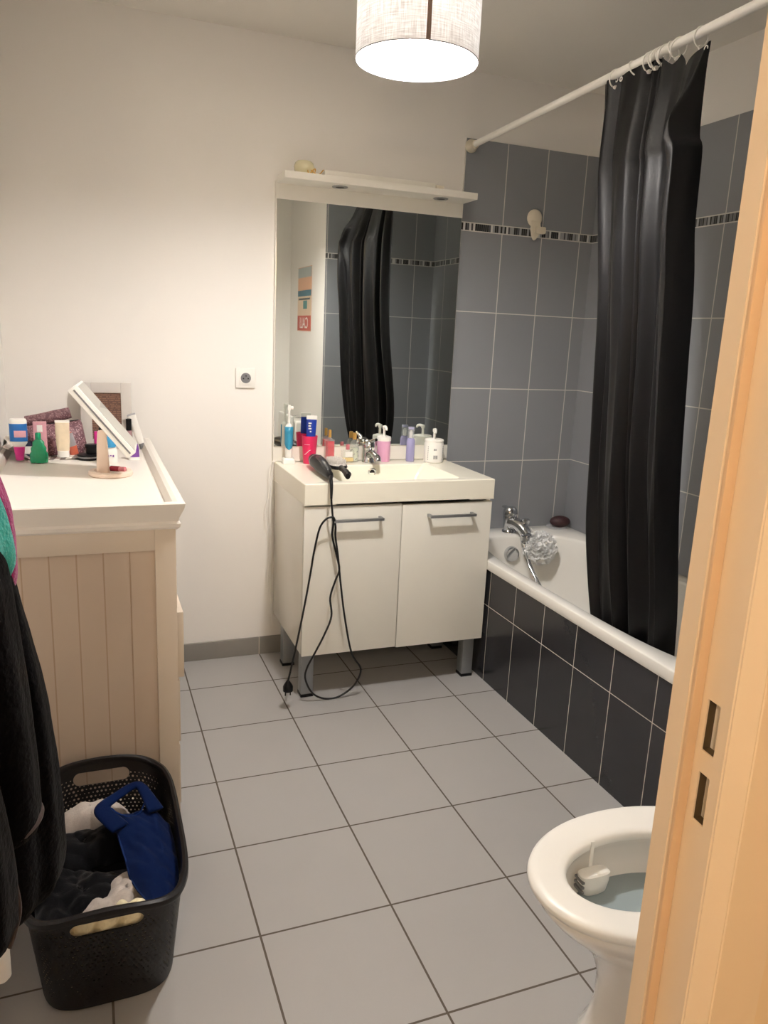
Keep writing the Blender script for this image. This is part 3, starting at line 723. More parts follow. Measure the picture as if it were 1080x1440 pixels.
M['palegreen'] = mat('pale_green_liquid', (202, 206, 184), .2, var=.08)
bm = nb(); lathe(bm, [(0, .004), (.0165, .004), (.0165, .06), (0, .06)], 24); obj('liquid', bm, 'palegreen', p3)
bm = nb()
for k in range(12): 
    a = k*2.4; tube(bm, [(.0172*math.sin(a), -.0172*math.cos(a), .01+.004*k), (.0172*math.sin(a+.4), -.0172*math.cos(a+.4), .016+.004*k)], .0022, 5)
obj('printed_pattern', bm, 'greybits', p3)
spray_cap(p3, .096, .0085, .028, 'gold')
# pink dispenser
def pump(parent, z, m, spout=-PI/2, s=1, collar=None):
    b2 = nb(); lathe(b2, [(0, z), (.0055*s, z), (.005*s, z+.026*s), (.0075*s, z+.027*s), (.0085*s, z+.034*s), (.0075*s, z+.04*s), (0, z+.041*s)], 16)
    dx, dy = math.cos(spout), math.sin(spout)
    tube(b2, [(0, 0, z+.036*s), (dx*.02*s, dy*.02*s, z+.038*s), (dx*.034*s, dy*.034*s, z+.034*s), (dx*.038*s, dy*.038*s, z+.026*s)], [.006*s, .0055*s, .0048*s, .004*s], 10, 3)
    return obj('pump', b2, m, parent)
ds = thing('soap_dispenser', 'pink soap dispenser with cream pump, right of the faucet', 'soap dispenser', (.740, -.048, ZD))
M['pinksoap'] = mat('pale_pink_plastic', (226, 168, 200), .3, var=.02)
bm = nb(); lathe(bm, [(0, 0), (.027, 0), (.029, .003), (.029, .09), (0, .09)], 36); obj('bottle', bm, 'pinksoap', ds)
bm = nb(); lathe(bm, [(0, .09), (.031, .09), (.031, .103), (.029, .108), (.015, .112), (0, .113)], 36); obj('lid', bm, 'plastic_white', ds)
pump(ds, .112, 'plastic_white', -1.7, 1.05)
# lilac spray
li = thing('spray_bottle', 'slim lilac spray bottle with clear cap, between pink dispenser and white tub', 'spray bottle', (.862, -.058, ZD))
M['lilac'] = mat('lilac_plastic', (158, 154, 196), .2, var=.04)
bm = nb(); lathe(bm, [(0, 0), (.0175, 0), (.0185, .003), (.0185, .09), (.014, .101), (.009, .103), (0, .103)], 28); obj('bottle', bm, 'lilac', li)
bm = nb(); lathe(bm, [(0, .103), (.0075, .103), (.0075, .128), (.005, .13), (.005, .135), (0, .135)], 18); obj('nozzle', bm, 'plastic_white', li)
bm = nb(); lathe(bm, [(.0135, .101), (.0145, .103), (.0142, .150), (.0125, .1515), (.0, .152)], 24); obj('cap', bm, 'clear', li)
bm = nb(); lathe(bm, [(.0122, .1405), (.0126, .1405), (.0126, .1495), (0, .1500)], 20); obj('cap_top', bm, 'lilac', li)
# white tub dispenser
wt = thing('cream_dispenser', 'wide white dispenser tub with pump and small barcode, right end of basin', 'dispenser', (.962, -.085, ZD))
bm = nb(); lathe(bm, [(0, 0), (.040, 0), (.043, .003), (.043, .082), (.041, .086), (.041, .090), (.0425, .091), (.042, .099), (.036, .102), (0, .103)], 44); obj('tub', bm, 'plastic_white', wt)
pump(wt, .102, 'plastic_white', -1.9, 1.1)
def onlabel(bm, r, a0, a1, z0, z1):
    v = []
    for z in (z0, z1):
        v.append([bm.verts.new((r*math.sin(a0+(a1-a0)*k/4), -r*math.cos(a0+(a1-a0)*k/4), z)) for k in range(5)])
    bridge(bm, v[0], v[1], False)
bm = nb()
for k, (a, w) in enumerate(((-.42, .05), (-.35, .03), (-.29, .06), (-.2, .03), (-.14, .06), (-.06, .05))): onlabel(bm, .0434, a, a+w, .018, .034)
obj('barcode', bm, 'greybits', wt, mods=[('SOLIDIFY', {'thickness': .0004})])['label'] = 'grey barcode'
bm = nb()
for k in range(3): onlabel(bm, .0434, -.42+k*.1, -.36+k*.1, .055, .063)
for k in range(8): onlabel(bm, .0434, .72+.02*(k % 2), .82, .012+.008*k, .017+.008*k)
for k in range(8): onlabel(bm, .0434, -1.06, -.99, .012+.008*k, .016+.008*k)
pr_ = obj('small_print', bm, 'greybits', wt, mods=[('SOLIDIFY', {'thickness': .0004})]); pr_['label'] = 'grey small print'; pr_['kind'] = 'stuff'

# styling iron
ir = thing('hair_styler', 'black hair styler lying on the left front of the basin', 'hair styler', (.379, -.29, ZD), 0)
bm = nb(); A, B = Vector((.018, .145, .034)), Vector((-.012, -.200, .024))
R = []
for f, rx, rz in ((0, .014, .012), (.03, .022, .020), (.10, .026, .024), (.3, .027, .025), (.52, .026, .025), (.60, .024, .0225), (.78, .019, .019), (.92, .016, .016), (.98, .012, .012), (1, .008, .008)):
    c = A+(B-A)*f; R.append([(c.x+rx*math.cos(a), c.y, c.z+rz*math.sin(a)) for a in [2*PI*k/28 for k in range(28)]])
loft(bm, R, True, True); obj('barrel', bm, 'blackgloss', ir)
bm = nb(); R = []
for f, rx, rz, dz in ((.24, .010, .004, .022), (.3, .014, .008, .026), (.5, .015, .008, .026), (.7, .013, .008, .022), (.86, .010, .006, .016), (.9, .006, .003, .014)):
    c = A+(B-A)*f; R.append([(c.x+.003+rx*math.cos(a), c.y, c.z+dz+rz*math.sin(a)) for a in [2*PI*k/16 for k in range(16)]])
loft(bm, R, True, True); M['charcoal'] = mat('charcoal_plastic', (44, 44, 47), .35, var=.06, spec=.3); obj('clamp', bm, 'charcoal', ir)['label'] = 'dark grey clamp plate'
bm = nb(); c = A+(B-A)*.17; mt = Matrix.Rotation(PI/2, 4, 'X'); lathe(bm, [(.0255, -.003), (.0275, -.003), (.0275, .003), (.0255, .003)], 28, c, mt); obj('band', bm, 'steel', ir)
cord = [(.380, -.492, .883), (.374, -.512, .874), (.372, -.528, .855), (.370, -.537, .81), (.378, -.534, .745), (.383, -.530, .72), (.384, -.519, .69), (.386, -.512, .66), (.403, -.518, .589), (.414, -.522, .535), (.398, -.525, .491), (.38, -.528, .429), (.386, -.53, .355), (.359, -.533, .284), (.325, -.53, .213), (.297, -.525, .153), (.294, -.518, .105), (.325, -.508, .040), (.375, -.503, .0065), (.435, -.503, .0065), (.495, -.508, .050), (.516, -.52, .12), (.472, -.53, .197), (.439, -.528, .35), (.421, -.522, .48), (.408, -.518, .589), (.398, -.512, .66), (.395, -.519, .70), (.385, -.530, .735), (.372, -.540, .742), (.352, -.538, .735), (.331, -.53, .699), (.314, -.525, .612), (.303, -.525, .534), (.28, -.53, .402), (.252, -.535, .259), (.228, -.54, .15), (.221, -.54, .118)]
off = Vector((.392, -.29, ZD)); L = [tuple(Vector(c)-off) for c in cord]
bm = nb(); tube(bm, L, .0038, 8, 6); obj('cord', bm, 'cable', ir)
bm = nb(); tube(bm, [L[0], L[1], L[2], L[3]], [.0075, .007, .006, .0045], 10, 4); obj('strain_relief', bm, 'black', ir)
bm = nb(); q = Vector(L[-1]); lathe(bm, [(0, 0), (.019, 0), (.019, .018), (.014, .028), (.006, .04), (0, .04)], 18, q-Vector((0, 0, .04)))
for dx in (-.0095, .0095): tube(bm, [(q.x+dx, q.y, q.z-.04), (q.x+dx, q.y, q.z-.059)], .0024, 8)
obj('plug', bm, 'black', ir)
# hair brush
hb = thing('hairbrush', 'paddle hairbrush with pale bristles beside the black hair styler', 'hairbrush', (.474, -.25, ZD), 0)
bm = nb(); loft(bm, [suprect(.0, .04, .036, .068, 2.6, .008, 40), suprect(0, .04, .040, .072, 2.6, .016, 40), suprect(0, .04, .038, .07, 2.6, .022, 40)], True, True); obj('paddle', bm, 'black', hb)
bm = nb(); rr = random.Random(5)
loft(bm, [suprect(.0, .04, .034, .062, 2.6, .022, 40), suprect(0, .04, .028, .055, 2.6, .027, 40)], False, True)
for i in range(-6, 7):
    for j in range(-11, 12):
        x, y = i*.005, .04+j*.0053
        if abs(x/.034)**2.6+abs((y-.04)/.063)**2.6 > 1: continue
        x += rr.uniform(-.001, .001); tube(bm, [(x, y, .024), (x+rr.uniform(-.002, .002), y, .043+rr.uniform(-.002, .002))], .0011, 5)
br = obj('bristles', bm, 'bristle', hb); br['kind'] = 'stuff'; br['label'] = 'pale silvery bristles'
bm = nb(); tube(bm, [(0, -.03, .016), (-.004, -.07, .016), (-.010, -.12, .017), (-.020, -.17, .016), (-.030, -.205, .014)], [.012, .010, .013, .0135, .009], 14, 5); tube(bm, [(-.018, -.175, .018), (-.032, -.212, .018)], [.012, .009], 12); obj('handle', bm, 'black', hb)

# ------------------------------------------------------------------ toilet
to = thing('toilet', 'white ceramic toilet standing by the door jamb, seat down', 'toilet', (.62, -2.12, 0))
def egg(xf, xb, w, z, n=2.05, cnt=64, cy=0, k0=.5, nb_=2.05):
    # widest point nearer the back; xf front tip, xb back
    r = []; xc = xf+(xb-xf)*k0
    for k in range(cnt):
        th = 2*PI*k/cnt; cs, sn = math.cos(th), math.sin(th)
        a = (xb-xc) if cs > 0 else (xc-xf)
        nn = nb_ if cs > 0 else n
        r.append((xc+a*math.copysign(abs(cs)**(2/nn), cs), cy+w*math.copysign(abs(sn)**(2/nn), sn), z))
    return r
o0 = -.62
bm = nb()
E = lambda xf, xb, w, z: egg(xf+o0, xb+o0, w, z)
R = [egg(.42+o0, .94+o0, .128, 0, nb_=4), egg(.42+o0, .94+o0, .128, .014, nb_=4), egg(.435+o0, .93+o0, .116, .035, nb_=4), egg(.452+o0, .92+o0, .110, .10, nb_=4), egg(.452+o0, .92+o0, .113, .17, nb_=4), egg(.430+o0, .92+o0, .130, .235, nb_=4), egg(.380+o0, .91+o0, .152, .295, nb_=3), egg(.325+o0, .88+o0, .170, .345, nb_=2.6), egg(.300+o0, .85+o0, .176, .375, nb_=2.3), egg(.294+o0, .84+o0, .178, .392, nb_=2.2), egg(.300+o0, .83+o0, .174, .399, nb_=2.2),
     E(.345, .70, .112, .399), E(.340, .70, .114, .385), E(.332, .71, .122, .368), E(.345, .70, .114, .34), E(.39, .68, .095, .29), E(.45, .64, .07, .23), E(.50, .60, .04, .19)]
loft(bm, R, True, True); obj('bowl', bm, 'ceramic', to, angle=60)
bm = nb(); bm.faces.new(ring(bm, E(.362, .692, .107, .318))); obj('water', bm, 'water', to)['label'] = 'blue-grey water in the bowl'
bm = nb(); E_ = [E(.290, .80, .178, .4005), E(.281, .805, .182, .404), E(.278, .806, .184, .411), E(.280, .805, .183, .418), E(.288, .80, .178, .4225), E(.300, .79, .168, .4235), E(.335, .70, .116, .4225), E(.345, .69, .107, .420), E(.351, .684, .102, .414), E(.352, .683, .1015, .404), E(.348, .686, .105, .4005)]
E_.append(E_[0]); loft(bm, E_); bmesh.ops.remove_doubles(bm, verts=bm.verts[:], dist=1e-5); obj('seat', bm, 'plastic_white', to, angle=70)
bm = nb(); box(bm, (.815+o0, -.18, .43), (.84+o0, .18, .83), .02, 3); box(bm, (.76+o0, -.075, .4005), (.83+o0, .075, .424), .006); obj('lid', bm, 'plastic_white', to)['label'] = 'raised white lid'
bm = nb(); box(bm, (.845+o0, -.19, .40), (.983+o0, .19, .80), .02, 3); obj('cistern', bm, 'ceramic', to)
bm = nb(); lathe(bm, [(0, 0), (.02, 0), (.02, .008), (0, .01)], 24, (.915+o0, 0, .80)); obj('flush_button', bm, 'chrome', to)
# rim block
rb = thing('toilet_rim_block', 'white toilet rim block hanging inside the toilet bowl', 'toilet block', (.463, -2.040, .346))
bm = nb(); box(bm, (-.004, .0125, .0), (.004, .0145, .078), .001); obj('hanger', bm, 'plastic_white', rb)
bm = nb(); R = []
for z, a, b_ in ((-.028, .020, .010), (-.022, .028, .014), (0, .033, .016), (.018, .034, .016), (.021, .030, .013)): R.append(suprect(0, 0, a, b_, 3.5, z, 32))
loft(bm, R, True, True); obj('cage', bm, 'plastic_white', rb)
bm = nb()
for k in range(3): box(bm, (-.036, -.014, -.016+k*.011), (-.030, .014, -.011+k*.011), .001)
obj('cage_slots', bm, 'greybits', rb)

# ------------------------------------------------------------------ dresser
dz = thing('chest_of_drawers', 'off-white painted chest of drawers with panelled side and raised rim', 'chest of drawers', (-.485, -.59, 0))
DX0, DX1, DY0, DY1, DT = -.238, .232, -.562, .578, .93
bm = nb()
box(bm, (DX0, DY0+.0095, .05), (DX1, DY1, .895), .001)
obj('carcass', bm, 'dresser', dz)
bm = nb()
sw = .052
bm.free()
for xa, xb_ in ((DX0, DX0+sw), (DX1-sw, DX1)): obj('stile', box_((xa, DY0-.006, 0), (xb_, DY0+.01, .897), .0015), 'dresser', dz)
for za, zb_ in ((.832, .897), (.05, .13)): obj('rail', box_((DX0+sw, DY0-.006, za), (DX1-sw, DY0+.01, zb_), .0015), 'dresser', dz)
for xa, xb_ in ((DX0, DX0+.06), (DX1-.05, DX1)): obj('foot', box_((xa, DY1-.05, 0), (xb_, DY1, .05), .001), 'dresser', dz)
obj('side_panel', box_((DX0+sw-.002, DY0+.004, .12), (DX1-sw+.002, DY0+.009, .84)), 'beadboard', dz, smooth=False)['label'] = 'beadboard side panel'
# top with crown moulding and raised rim
def rect(e, z): return [(DX0-e*.2, DY0-e, z), (DX1+e, DY0-e, z), (DX1+e, DY1+.01, z), (DX0-e*.2, DY1+.01, z)]
def inr(e, z): return [(DX0+e, DY0+e, z), (DX1-e, DY0+e, z), (DX1-e, DY1-e, z), (DX0+e, DY1-e, z)]
bm = nb()
loft(bm, [rect(.004, .885), rect(.012, .893), rect(.013, .902), rect(.008, .908), rect(.010, .918), rect(.022, .945), rect(.024, .956), rect(.020, .959)] + [inr(-.006, .959), inr(.004, .954), inr(.014, .93)], True, True)
bmesh.ops.bevel(bm, geom=[], offset=0)
obj('top', bm, 'dresser_top', dz, angle=20)
for z0, z1, pull in ((.06, .245, .004), (.255, .44, .006), (.45, .640, .018), (.65, .76, .002), (.77, .88, .002)):
    dr = obj('drawer', box_((DX1, DY0+.045, z0), (DX1+.004+pull, DY1-.04, z1), .002), 'dresser', dz)
    bm = nb()
    for yy in (-.25, .25): lathe(bm, [(0, 0), (.006, 0), (.006, .008), (.014, .014), (.013, .02), (0, .023)], 16, (DX1+.004+pull, yy, (z0+z1)/2), Matrix.Rotation(PI/2, 4, 'Y'))
    obj('knob', bm, 'dresser', dr) if z0 < .0 else bm.free()

ZT_ = .9302
# table mirror with a lit edge
mm = thing('tabletop_mirror', 'white tilted makeup mirror on a post and round base, on the chest of drawers', 'mirror', (-.392, -.62, ZT_))
M['blush'] = mat('blush_plastic', (236, 214, 196), .4, var=.02)
bm = nb(); lathe(bm, [(0, 0), (.062, 0), (.066, .004), (.066, .012), (.062, .016), (.050, .016), (.046, .009), (0, .008)], 44); obj('base', bm, 'blush', mm)
bm = nb(); R = []
for z, a, b_ in ((.008, .020, .014), (.05, .018, .013), (.10, .016, .012), (.135, .013, .011), (.142, .008, .007)): R.append(suprect(-.022, .0, a, b_, 3, z, 28))
loft(bm, R, True, True); obj('post', bm, 'blush', mm)
fr_ = math.radians(-39)
rotY = Matrix.Rotation(math.radians(-5), 4, 'Z') @ Matrix.Rotation(fr_, 4, 'Y')
def tilt_box(a, b_, bev):
    bm = nb(); box(bm, a, b_, bev, 2)
    for v in bm.verts: v.co = rotY @ v.co + Vector((-.010, .0, .178))
    return bm
obj('mirror_frame', tilt_box((-.018, -.095, -.128), (.012, .095, .128), .004), 'plastic_white', mm)
o = obj('mirror_glass', tilt_box((.0122, -.088, -.121), (.0132, .088, .121), .0004), 'mirror', mm, smooth=False)
o = obj('light_strip', tilt_box((-.005, -.0962, -.12), (.000, -.0942, .12), .0005), 'greybits', mm)
bm = nb(); lathe(bm, [(0, -.006), (.009, -.006), (.009, .006), (0, .006)], 16, (-.022, -.0, .145), ry); obj('hinge', bm, 'dark', mm)
lp = thing('lipstick', 'dark red lipstick lying in the base of the tilted makeup mirror', 'lipstick', (-.372, -.628, ZT_+.021), math.radians(60))
bm = nb(); lathe(bm, [(0, -.022), (.0085, -.022), (.0085, .006), (0, .006)], 16, (0, 0, 0), Matrix.Rotation(PI/2, 4, 'X') @ Matrix.Rotation(0, 4, 'X')); M['lip'] = mat('dark_red_gloss', (150, 30, 48), .25, var=.08); obj('case', bm, 'lip', lp)
bm = nb(); lathe(bm, [(0, .006), (.0075, .006), (.0075, .026), (0, .028)], 16, (0, 0, 0), Matrix.Rotation(PI/2, 4, 'X')); obj('cap', bm, 'rose', lp)
# picture frame
pf = thing('picture_frame', 'pale grey picture frame with brown print, standing behind the makeup mirror', 'picture frame', (-.386, -.085, ZT_)); pf.rotation_euler = (math.radians(-7), 0, 0)
bm = nb()
for a, b_ in (((-.09, -.010, 0), (-.052, .006, .246)), ((.052, -.010, 0), (.09, .006, .246)), ((-.052, -.010, .208), (.052, .006, .246)), ((-.052, -.010, 0), (.052, .006, .038))): box(bm, a, b_, .002)
M['frame_grey'] = mat('grey_wood_frame', (196, 190, 183), .5, var=.05, vscale=30); obj('frame', bm, 'frame_grey', pf)
obj('print', box_((-.053, -.004, .037), (.053, -.001, .209)), 'print', pf, smooth=False)['label'] = 'brown card with lines of pale print'
obj('strut', box_((-.02, .006, .0), (.02, .03, .15), .002), 'frame_grey', pf)
# cosmetic bag with rolled pouch on it
cb = thing('cosmetic_bag', 'mauve floral cosmetic bag slumped on the chest of drawers by the wall', 'cosmetic bag', (-.575, -.19, ZT_))
bm = nb(); R = []
for z, a, b_, s in ((0, .098, .045, 0), (.008, .108, .052, 0), (.035, .112, .055, .004), (.07, .106, .046, .006), (.095, .098, .026, .006), (.106, .09, .008, .006)):
    q = []
    for k in range(48):
        p = sup(a, b_, 2.6, (s, 0), k, 48, z); nz_ = noise.noise(Vector((p[0]*22, p[1]*22, z*22)))
        q.append((p[0]*(1+.07*nz_), p[1]*(1+.14*nz_), z*(1+.28*(p[0]/.11)*.5)+.008*nz_ if z > .02 else z))
    R.append(q)
loft(bm, R, True, True); obj('body', bm, 'bag', cb, angle=80)
bm = nb(); tube(bm, [(-.09, 0, .088), (-.04, -.003, .102), (.03, .002, .112), (.092, 0, .120)], .0032, 8, 6); obj('zip', bm, 'dark', cb)
rl = tag(obj('rolled_pouch', tube(nb(), [(-.078, .0, .0), (-.04, .0, .004), (.02, -.004, .018), (.07, -.004, .032)], [.018, .021, .022, .019], 20, 6), 'roll', loc=(-.58, -.178, 1.045)), 'rolled mauve quilted pouch lying on top of the cosmetic bag', 'pouch')
# striped cloth under the bag
def stripe_f(u, v):
    x = -.722+.27*u; y = -.32+.26*v
    z = ZT_+.004+.004*math.sin(u*9+v*3)
    if u < .28: z += (.28-u)/.28*.045
    return (x+.01*math.sin(v*6), y, z)
tag(obj('striped_cloth', sheet(nb(), stripe_f, 36, 20, True), 'stripe', recalc=False, mods=[('SOLIDIFY', {'thickness': .003})]), 'grey and white striped cloth lying under the cosmetic bag', 'cloth')

def bottle(name, label, cat, loc, parts, rz=0, rot=None, group='toiletries on the chest of drawers'):
    t_ = thing(name, label, cat, loc, rz, group)
    if rot: t_.rotation_euler = rot
    for pn, prof, m, sq in parts:
        bm = nb()
        if sq: loft(bm, [suprect(0, 0, r*sq[0], r*sq[1], sq[2], z, 28) for r, z in prof], True, True)
        else: lathe(bm, ([(0, prof[0][1])] if prof[0][0] > 0 else [])+list(prof)+([(0, prof[-1][1])] if prof[-1][0] > 0 else []), 26)
        obj(pn, bm, m, t_)
    return t_
M['bluelabel'] = mat('blue_label', (30, 104, 176), .3, var=.1, vscale=70)
M['magenta'] = mat('magenta_cap', (206, 44, 138), .3, var=.03)
M['green'] = mat('green_gel', (22, 142, 98), .25, var=.15, vscale=120, bump=.6, bscale=160, bdist=.002)
M['navy'] = mat('navy_plastic', (34, 40, 70), .3, var=.06)
M['softpink'] = mat('soft_pink_print', (214, 158, 168), .35, var=.08, vscale=80)
M['tubeprint'] = mat('cream_orange_print', (232, 214, 186), .35, var=.14, vscale=50)
M['orange'] = mat('coral_plastic', (204, 104, 78), .35, var=.05)
M['violet'] = mat('violet_plastic', (120, 70, 152), .3, var=.06)
M['sky'] = mat('blue_cap', (64, 156, 206), .3, var=.04)
M['silverfoil'] = mat('silver_label', (178, 176, 180), .3, .3, var=.15, vscale=90)
M['mauvepol'] = mat('mauve_lacquer', (176, 138, 142), .15, var=.05)
z0 = ZT_+.009
b1 = bottle('squeeze_bottle', 'white bottle with blue label standing upside down on its magenta cap', 'bottle', (-.668, -.345, ZT_+.006), [('cap', [(.0125, 0), (.0175, .045)], 'magenta', None), ('bottle', [(.017, .045), (.026, .058), (.027, .13), (.024, .137)], 'plastic_white', (1, .7, 2.6)), ('label_band', [(.0274, .064), (.0274, .122)], 'bluelabel', (1, .72, 2.6))])
bm = nb(); box(bm, (-.012, -.0205, .078), (.024, -.0192, .100), .0005); obj('label_patch', bm, 'softpink', b1)
bottle('nail_polish_bottle', 'small navy bottle with white label between magenta cap and green bottle', 'bottle', (-.645, -.275, z0), [('bottle', [(.017, 0), (.018, .04), (.012, .05)], 'navy', (1, .8, 3)), ('label_band', [(.0183, .008), (.0183, .034)], 'plastic_white', (1, .8, 3))])
bottle('gel_bottle', 'green stepped gel bottle at the front left of the chest of drawers', 'bottle', (-.608, -.372, z0-.006), [('bottle', [(.027, 0), (.028, .006), (.028, .028), (.023, .036), (.024, .046), (.018, .056), (.018, .066), (.011, .074)], 'green', (1, .75, 4)), ('cap', [(.009, .074), (.009, .094), (.007, .098)], 'green', None)])
bottle('pink_box', 'tall soft-pink carton standing behind the green gel bottle', 'box', (-.606, -.285, z0-.001), [('carton', [(.021, 0), (.021, .118)], 'softpink', (1, .6, 12)), ('white_lettering', [(.0212, .085), (.0212, .108)], 'plastic_white', (.45, .61, 12))])
bottle('cream_tube', 'cream tube with white cap standing in front of the cosmetic bag', 'tube', (-.535, -.300, z0-.002), [('cap', [(.019, 0), (.019, .022)], 'plastic_white', (1, .7, 2.4)), ('tube', [(.020, .022), (.022, .05), (.023, .118)], 'tubeprint', (1, .35, 2.4)), ('crimp', [(.0235, .118), (.0235, .126)], 'plastic_white', (1, .12, 8))])
o_ = bottle('hand_cream_tube', 'coral tube with silver label leaning beside the cream tube', 'tube', (-.500, -.262, z0), [('tube', [(.014, 0), (.016, .03), (.016, .078)], 'orange', (1, .5, 2.4)), ('label_band', [(.0164, .03), (.0164, .076)], 'silverfoil', (1, .52, 2.4))], rot=(0, math.radians(-16), 0))
bottle('powder_compact', 'round dark compact with silver edge lying flat under a small jar', 'compact', (-.455, -.315, ZT_), [('base', [(.035, 0), (.037, .003), (.037, .008)], 'black', None), ('edge', [(.0375, .008), (.0375, .012)], 'steel', None), ('lid', [(.037, .012), (.036, .018), (.02, .020)], 'black', None)])
bottle('cosmetic_jar', 'small black jar standing on the round compact', 'jar', (-.445, -.312, ZT_+.0202), [('jar', [(.017, 0), (.019, .004), (.019, .02)], 'black', None), ('lid', [(.0205, .02), (.0205, .03), (.019, .032)], 'blackgloss', None)])
bottle('nail_lacquer', 'small raspberry bottle behind the small black jar', 'bottle', (-.427, -.262, ZT_), [('bottle', [(.011, 0), (.012, .04), (.008, .048)], 'lip', None), ('cap', [(.008, .048), (.0075, .09)], 'magenta', None)])
bd = bottle('roll_on_deodorant', 'white roll-on with blue cap behind the post of the makeup mirror', 'deodorant', (-.386, -.415, ZT_), [('bottle', [(.020, 0), (.023, .005), (.023, .045), (.018, .058)], 'plastic_white', (1, .8, 2.4)), ('cap', [(.019, .058), (.019, .085), (.014, .094)], 'sky', None)])
for k in range(3): obj('printed_mark', box_((-.010+.008*k, -.0192, .026+.003*(k % 2)), (-.005+.008*k, -.0182, .033), .0005), 'violet', bd)['label'] = 'small violet mark'
bottle('violet_bottle', 'small violet bottle with white base right of the makeup mirror', 'bottle', (-.306, -.335, ZT_), [('base', [(.020, 0), (.020, .010)], 'plastic_white', (1, .7, 3)), ('bottle', [(.018, .010), (.016, .045), (.013, .056)], 'violet', (1, .7, 3))])
bottle('lip_gloss', 'slim mauve lip gloss with black cap in front of the picture frame', 'lip gloss', (-.311, -.125, ZT_), [('cap_foot', [(.010, 0), (.010, .04)], 'black', None), ('tube', [(.0095, .04), (.0095, .075)], 'mauvepol', None), ('cap', [(.010, .075), (.010, .118)], 'blackgloss', None)])
bottle('white_cosmetic_tube', 'white cosmetic tube leaning against the picture frame edge', 'tube', (-.262, -.105, ZT_+.004), [('cap', [(.010, 0), (.010, .02)], 'greybits', None), ('tube', [(.012, .02), (.014, .05), (.0155, .13)], 'plastic_white', (1, .6, 2.4)), ('crimp', [(.016, .13), (.016, .136)], 'silverfoil', (1, .2, 6))], rot=(0, math.radians(-17), 0))

# ------------------------------------------------------------------ laundry basket
bk = thing('laundry_basket', 'black perforated plastic laundry basket in front of the chest of drawers', 'laundry basket', (-.456, -1.487, 0))
NB, MB_ = 128, 26
def bring(z, e=0):
    f = z/.28
    a = (.139+.024*f)+e; b_ = (.205+.076*f)+e
    return suprect(0, 0, a, b_, 4.2, 0, NB)
def topz(p):   # the two short ends rise a little towards their middle
    return .018*max(0, 1-(p[0]/.13)**2)*(1 if abs(p[1]) > .2 else 0)
bm = nb(); L = bm.loops.layers.uv.verify(); rows = []
base = bring(0); per = [0]
for k in range(NB): a, b_ = base[k], base[(k+1) % NB]; per.append(per[-1]+math.hypot(a[0]-b_[0], a[1]-b_[1])*1.15)
for j in range(MB_+1):
    z = .006+(.274-.006)*j/MB_; R = bring(z); rows.append([bm.verts.new((p[0], p[1], z+topz(p)*(j/MB_)**3)) for p in R])
for j in range(MB_):
    for k in range(NB):
        f = bm.faces.new((rows[j][k], rows[j][(k+1) % NB], rows[j+1][(k+1) % NB], rows[j+1][k]))
        for l, (kk, jj) in zip(f.loops, ((k, j), (k+1, j), (k+1, j+1), (k, j+1))): l[L].uv = (per[kk], .274*jj/MB_)
w = obj('wall', bm, 'basket', bk, recalc=False, mods=[('SOLIDIFY', {'thickness': .0028, 'offset': -1})])
cs = []
for sgn in (-1, 1):
    c = nb(); cap = [(.052*math.copysign(1, math.cos(a))+.0165*math.cos(a) if abs(math.cos(a)) > 1e-6 else 0, .2500+.0165*math.sin(a)) for a in [2*PI*(k+.5)/28 for k in range(28)]]
    prism(c, cap, 'y', sgn*.2, sgn*.36); cs.append(c)
cut(w, cs)
bm = nb(); rimp = []
for k in range(NB):
    pts = []
    for e, dz_ in ((-.004, -.008), (.007, -.010), (.0095, -.004), (.0085, .004), (.003, .007), (-.003, .005), (-.005, 0)):
        p = bring(.274, e)[k]; q = bring(.274)[k]; pts.append((p[0], p[1], .274+topz(q)+dz_))
    rimp.append(ring(bm, pts))
for k in range(NB): bridge(bm, rimp[k], rimp[(k+1) % NB])
obj('rim', bm, 'basket_solid', bk)
bm = nb(); loft(bm, [bring(.006, -.002), ], False, False) if False else None
f0 = ring(bm, [(p[0], p[1], .002) for p in bring(0, -.004)]); f1 = ring(bm, [(p[0], p[1], .010) for p in bring(.01, -.001)]); bridge(bm, f0, f1); bm.faces.new(f0[::-1]); bm.faces.new(f1)
obj('bottom', bm, 'basket_solid', bk)

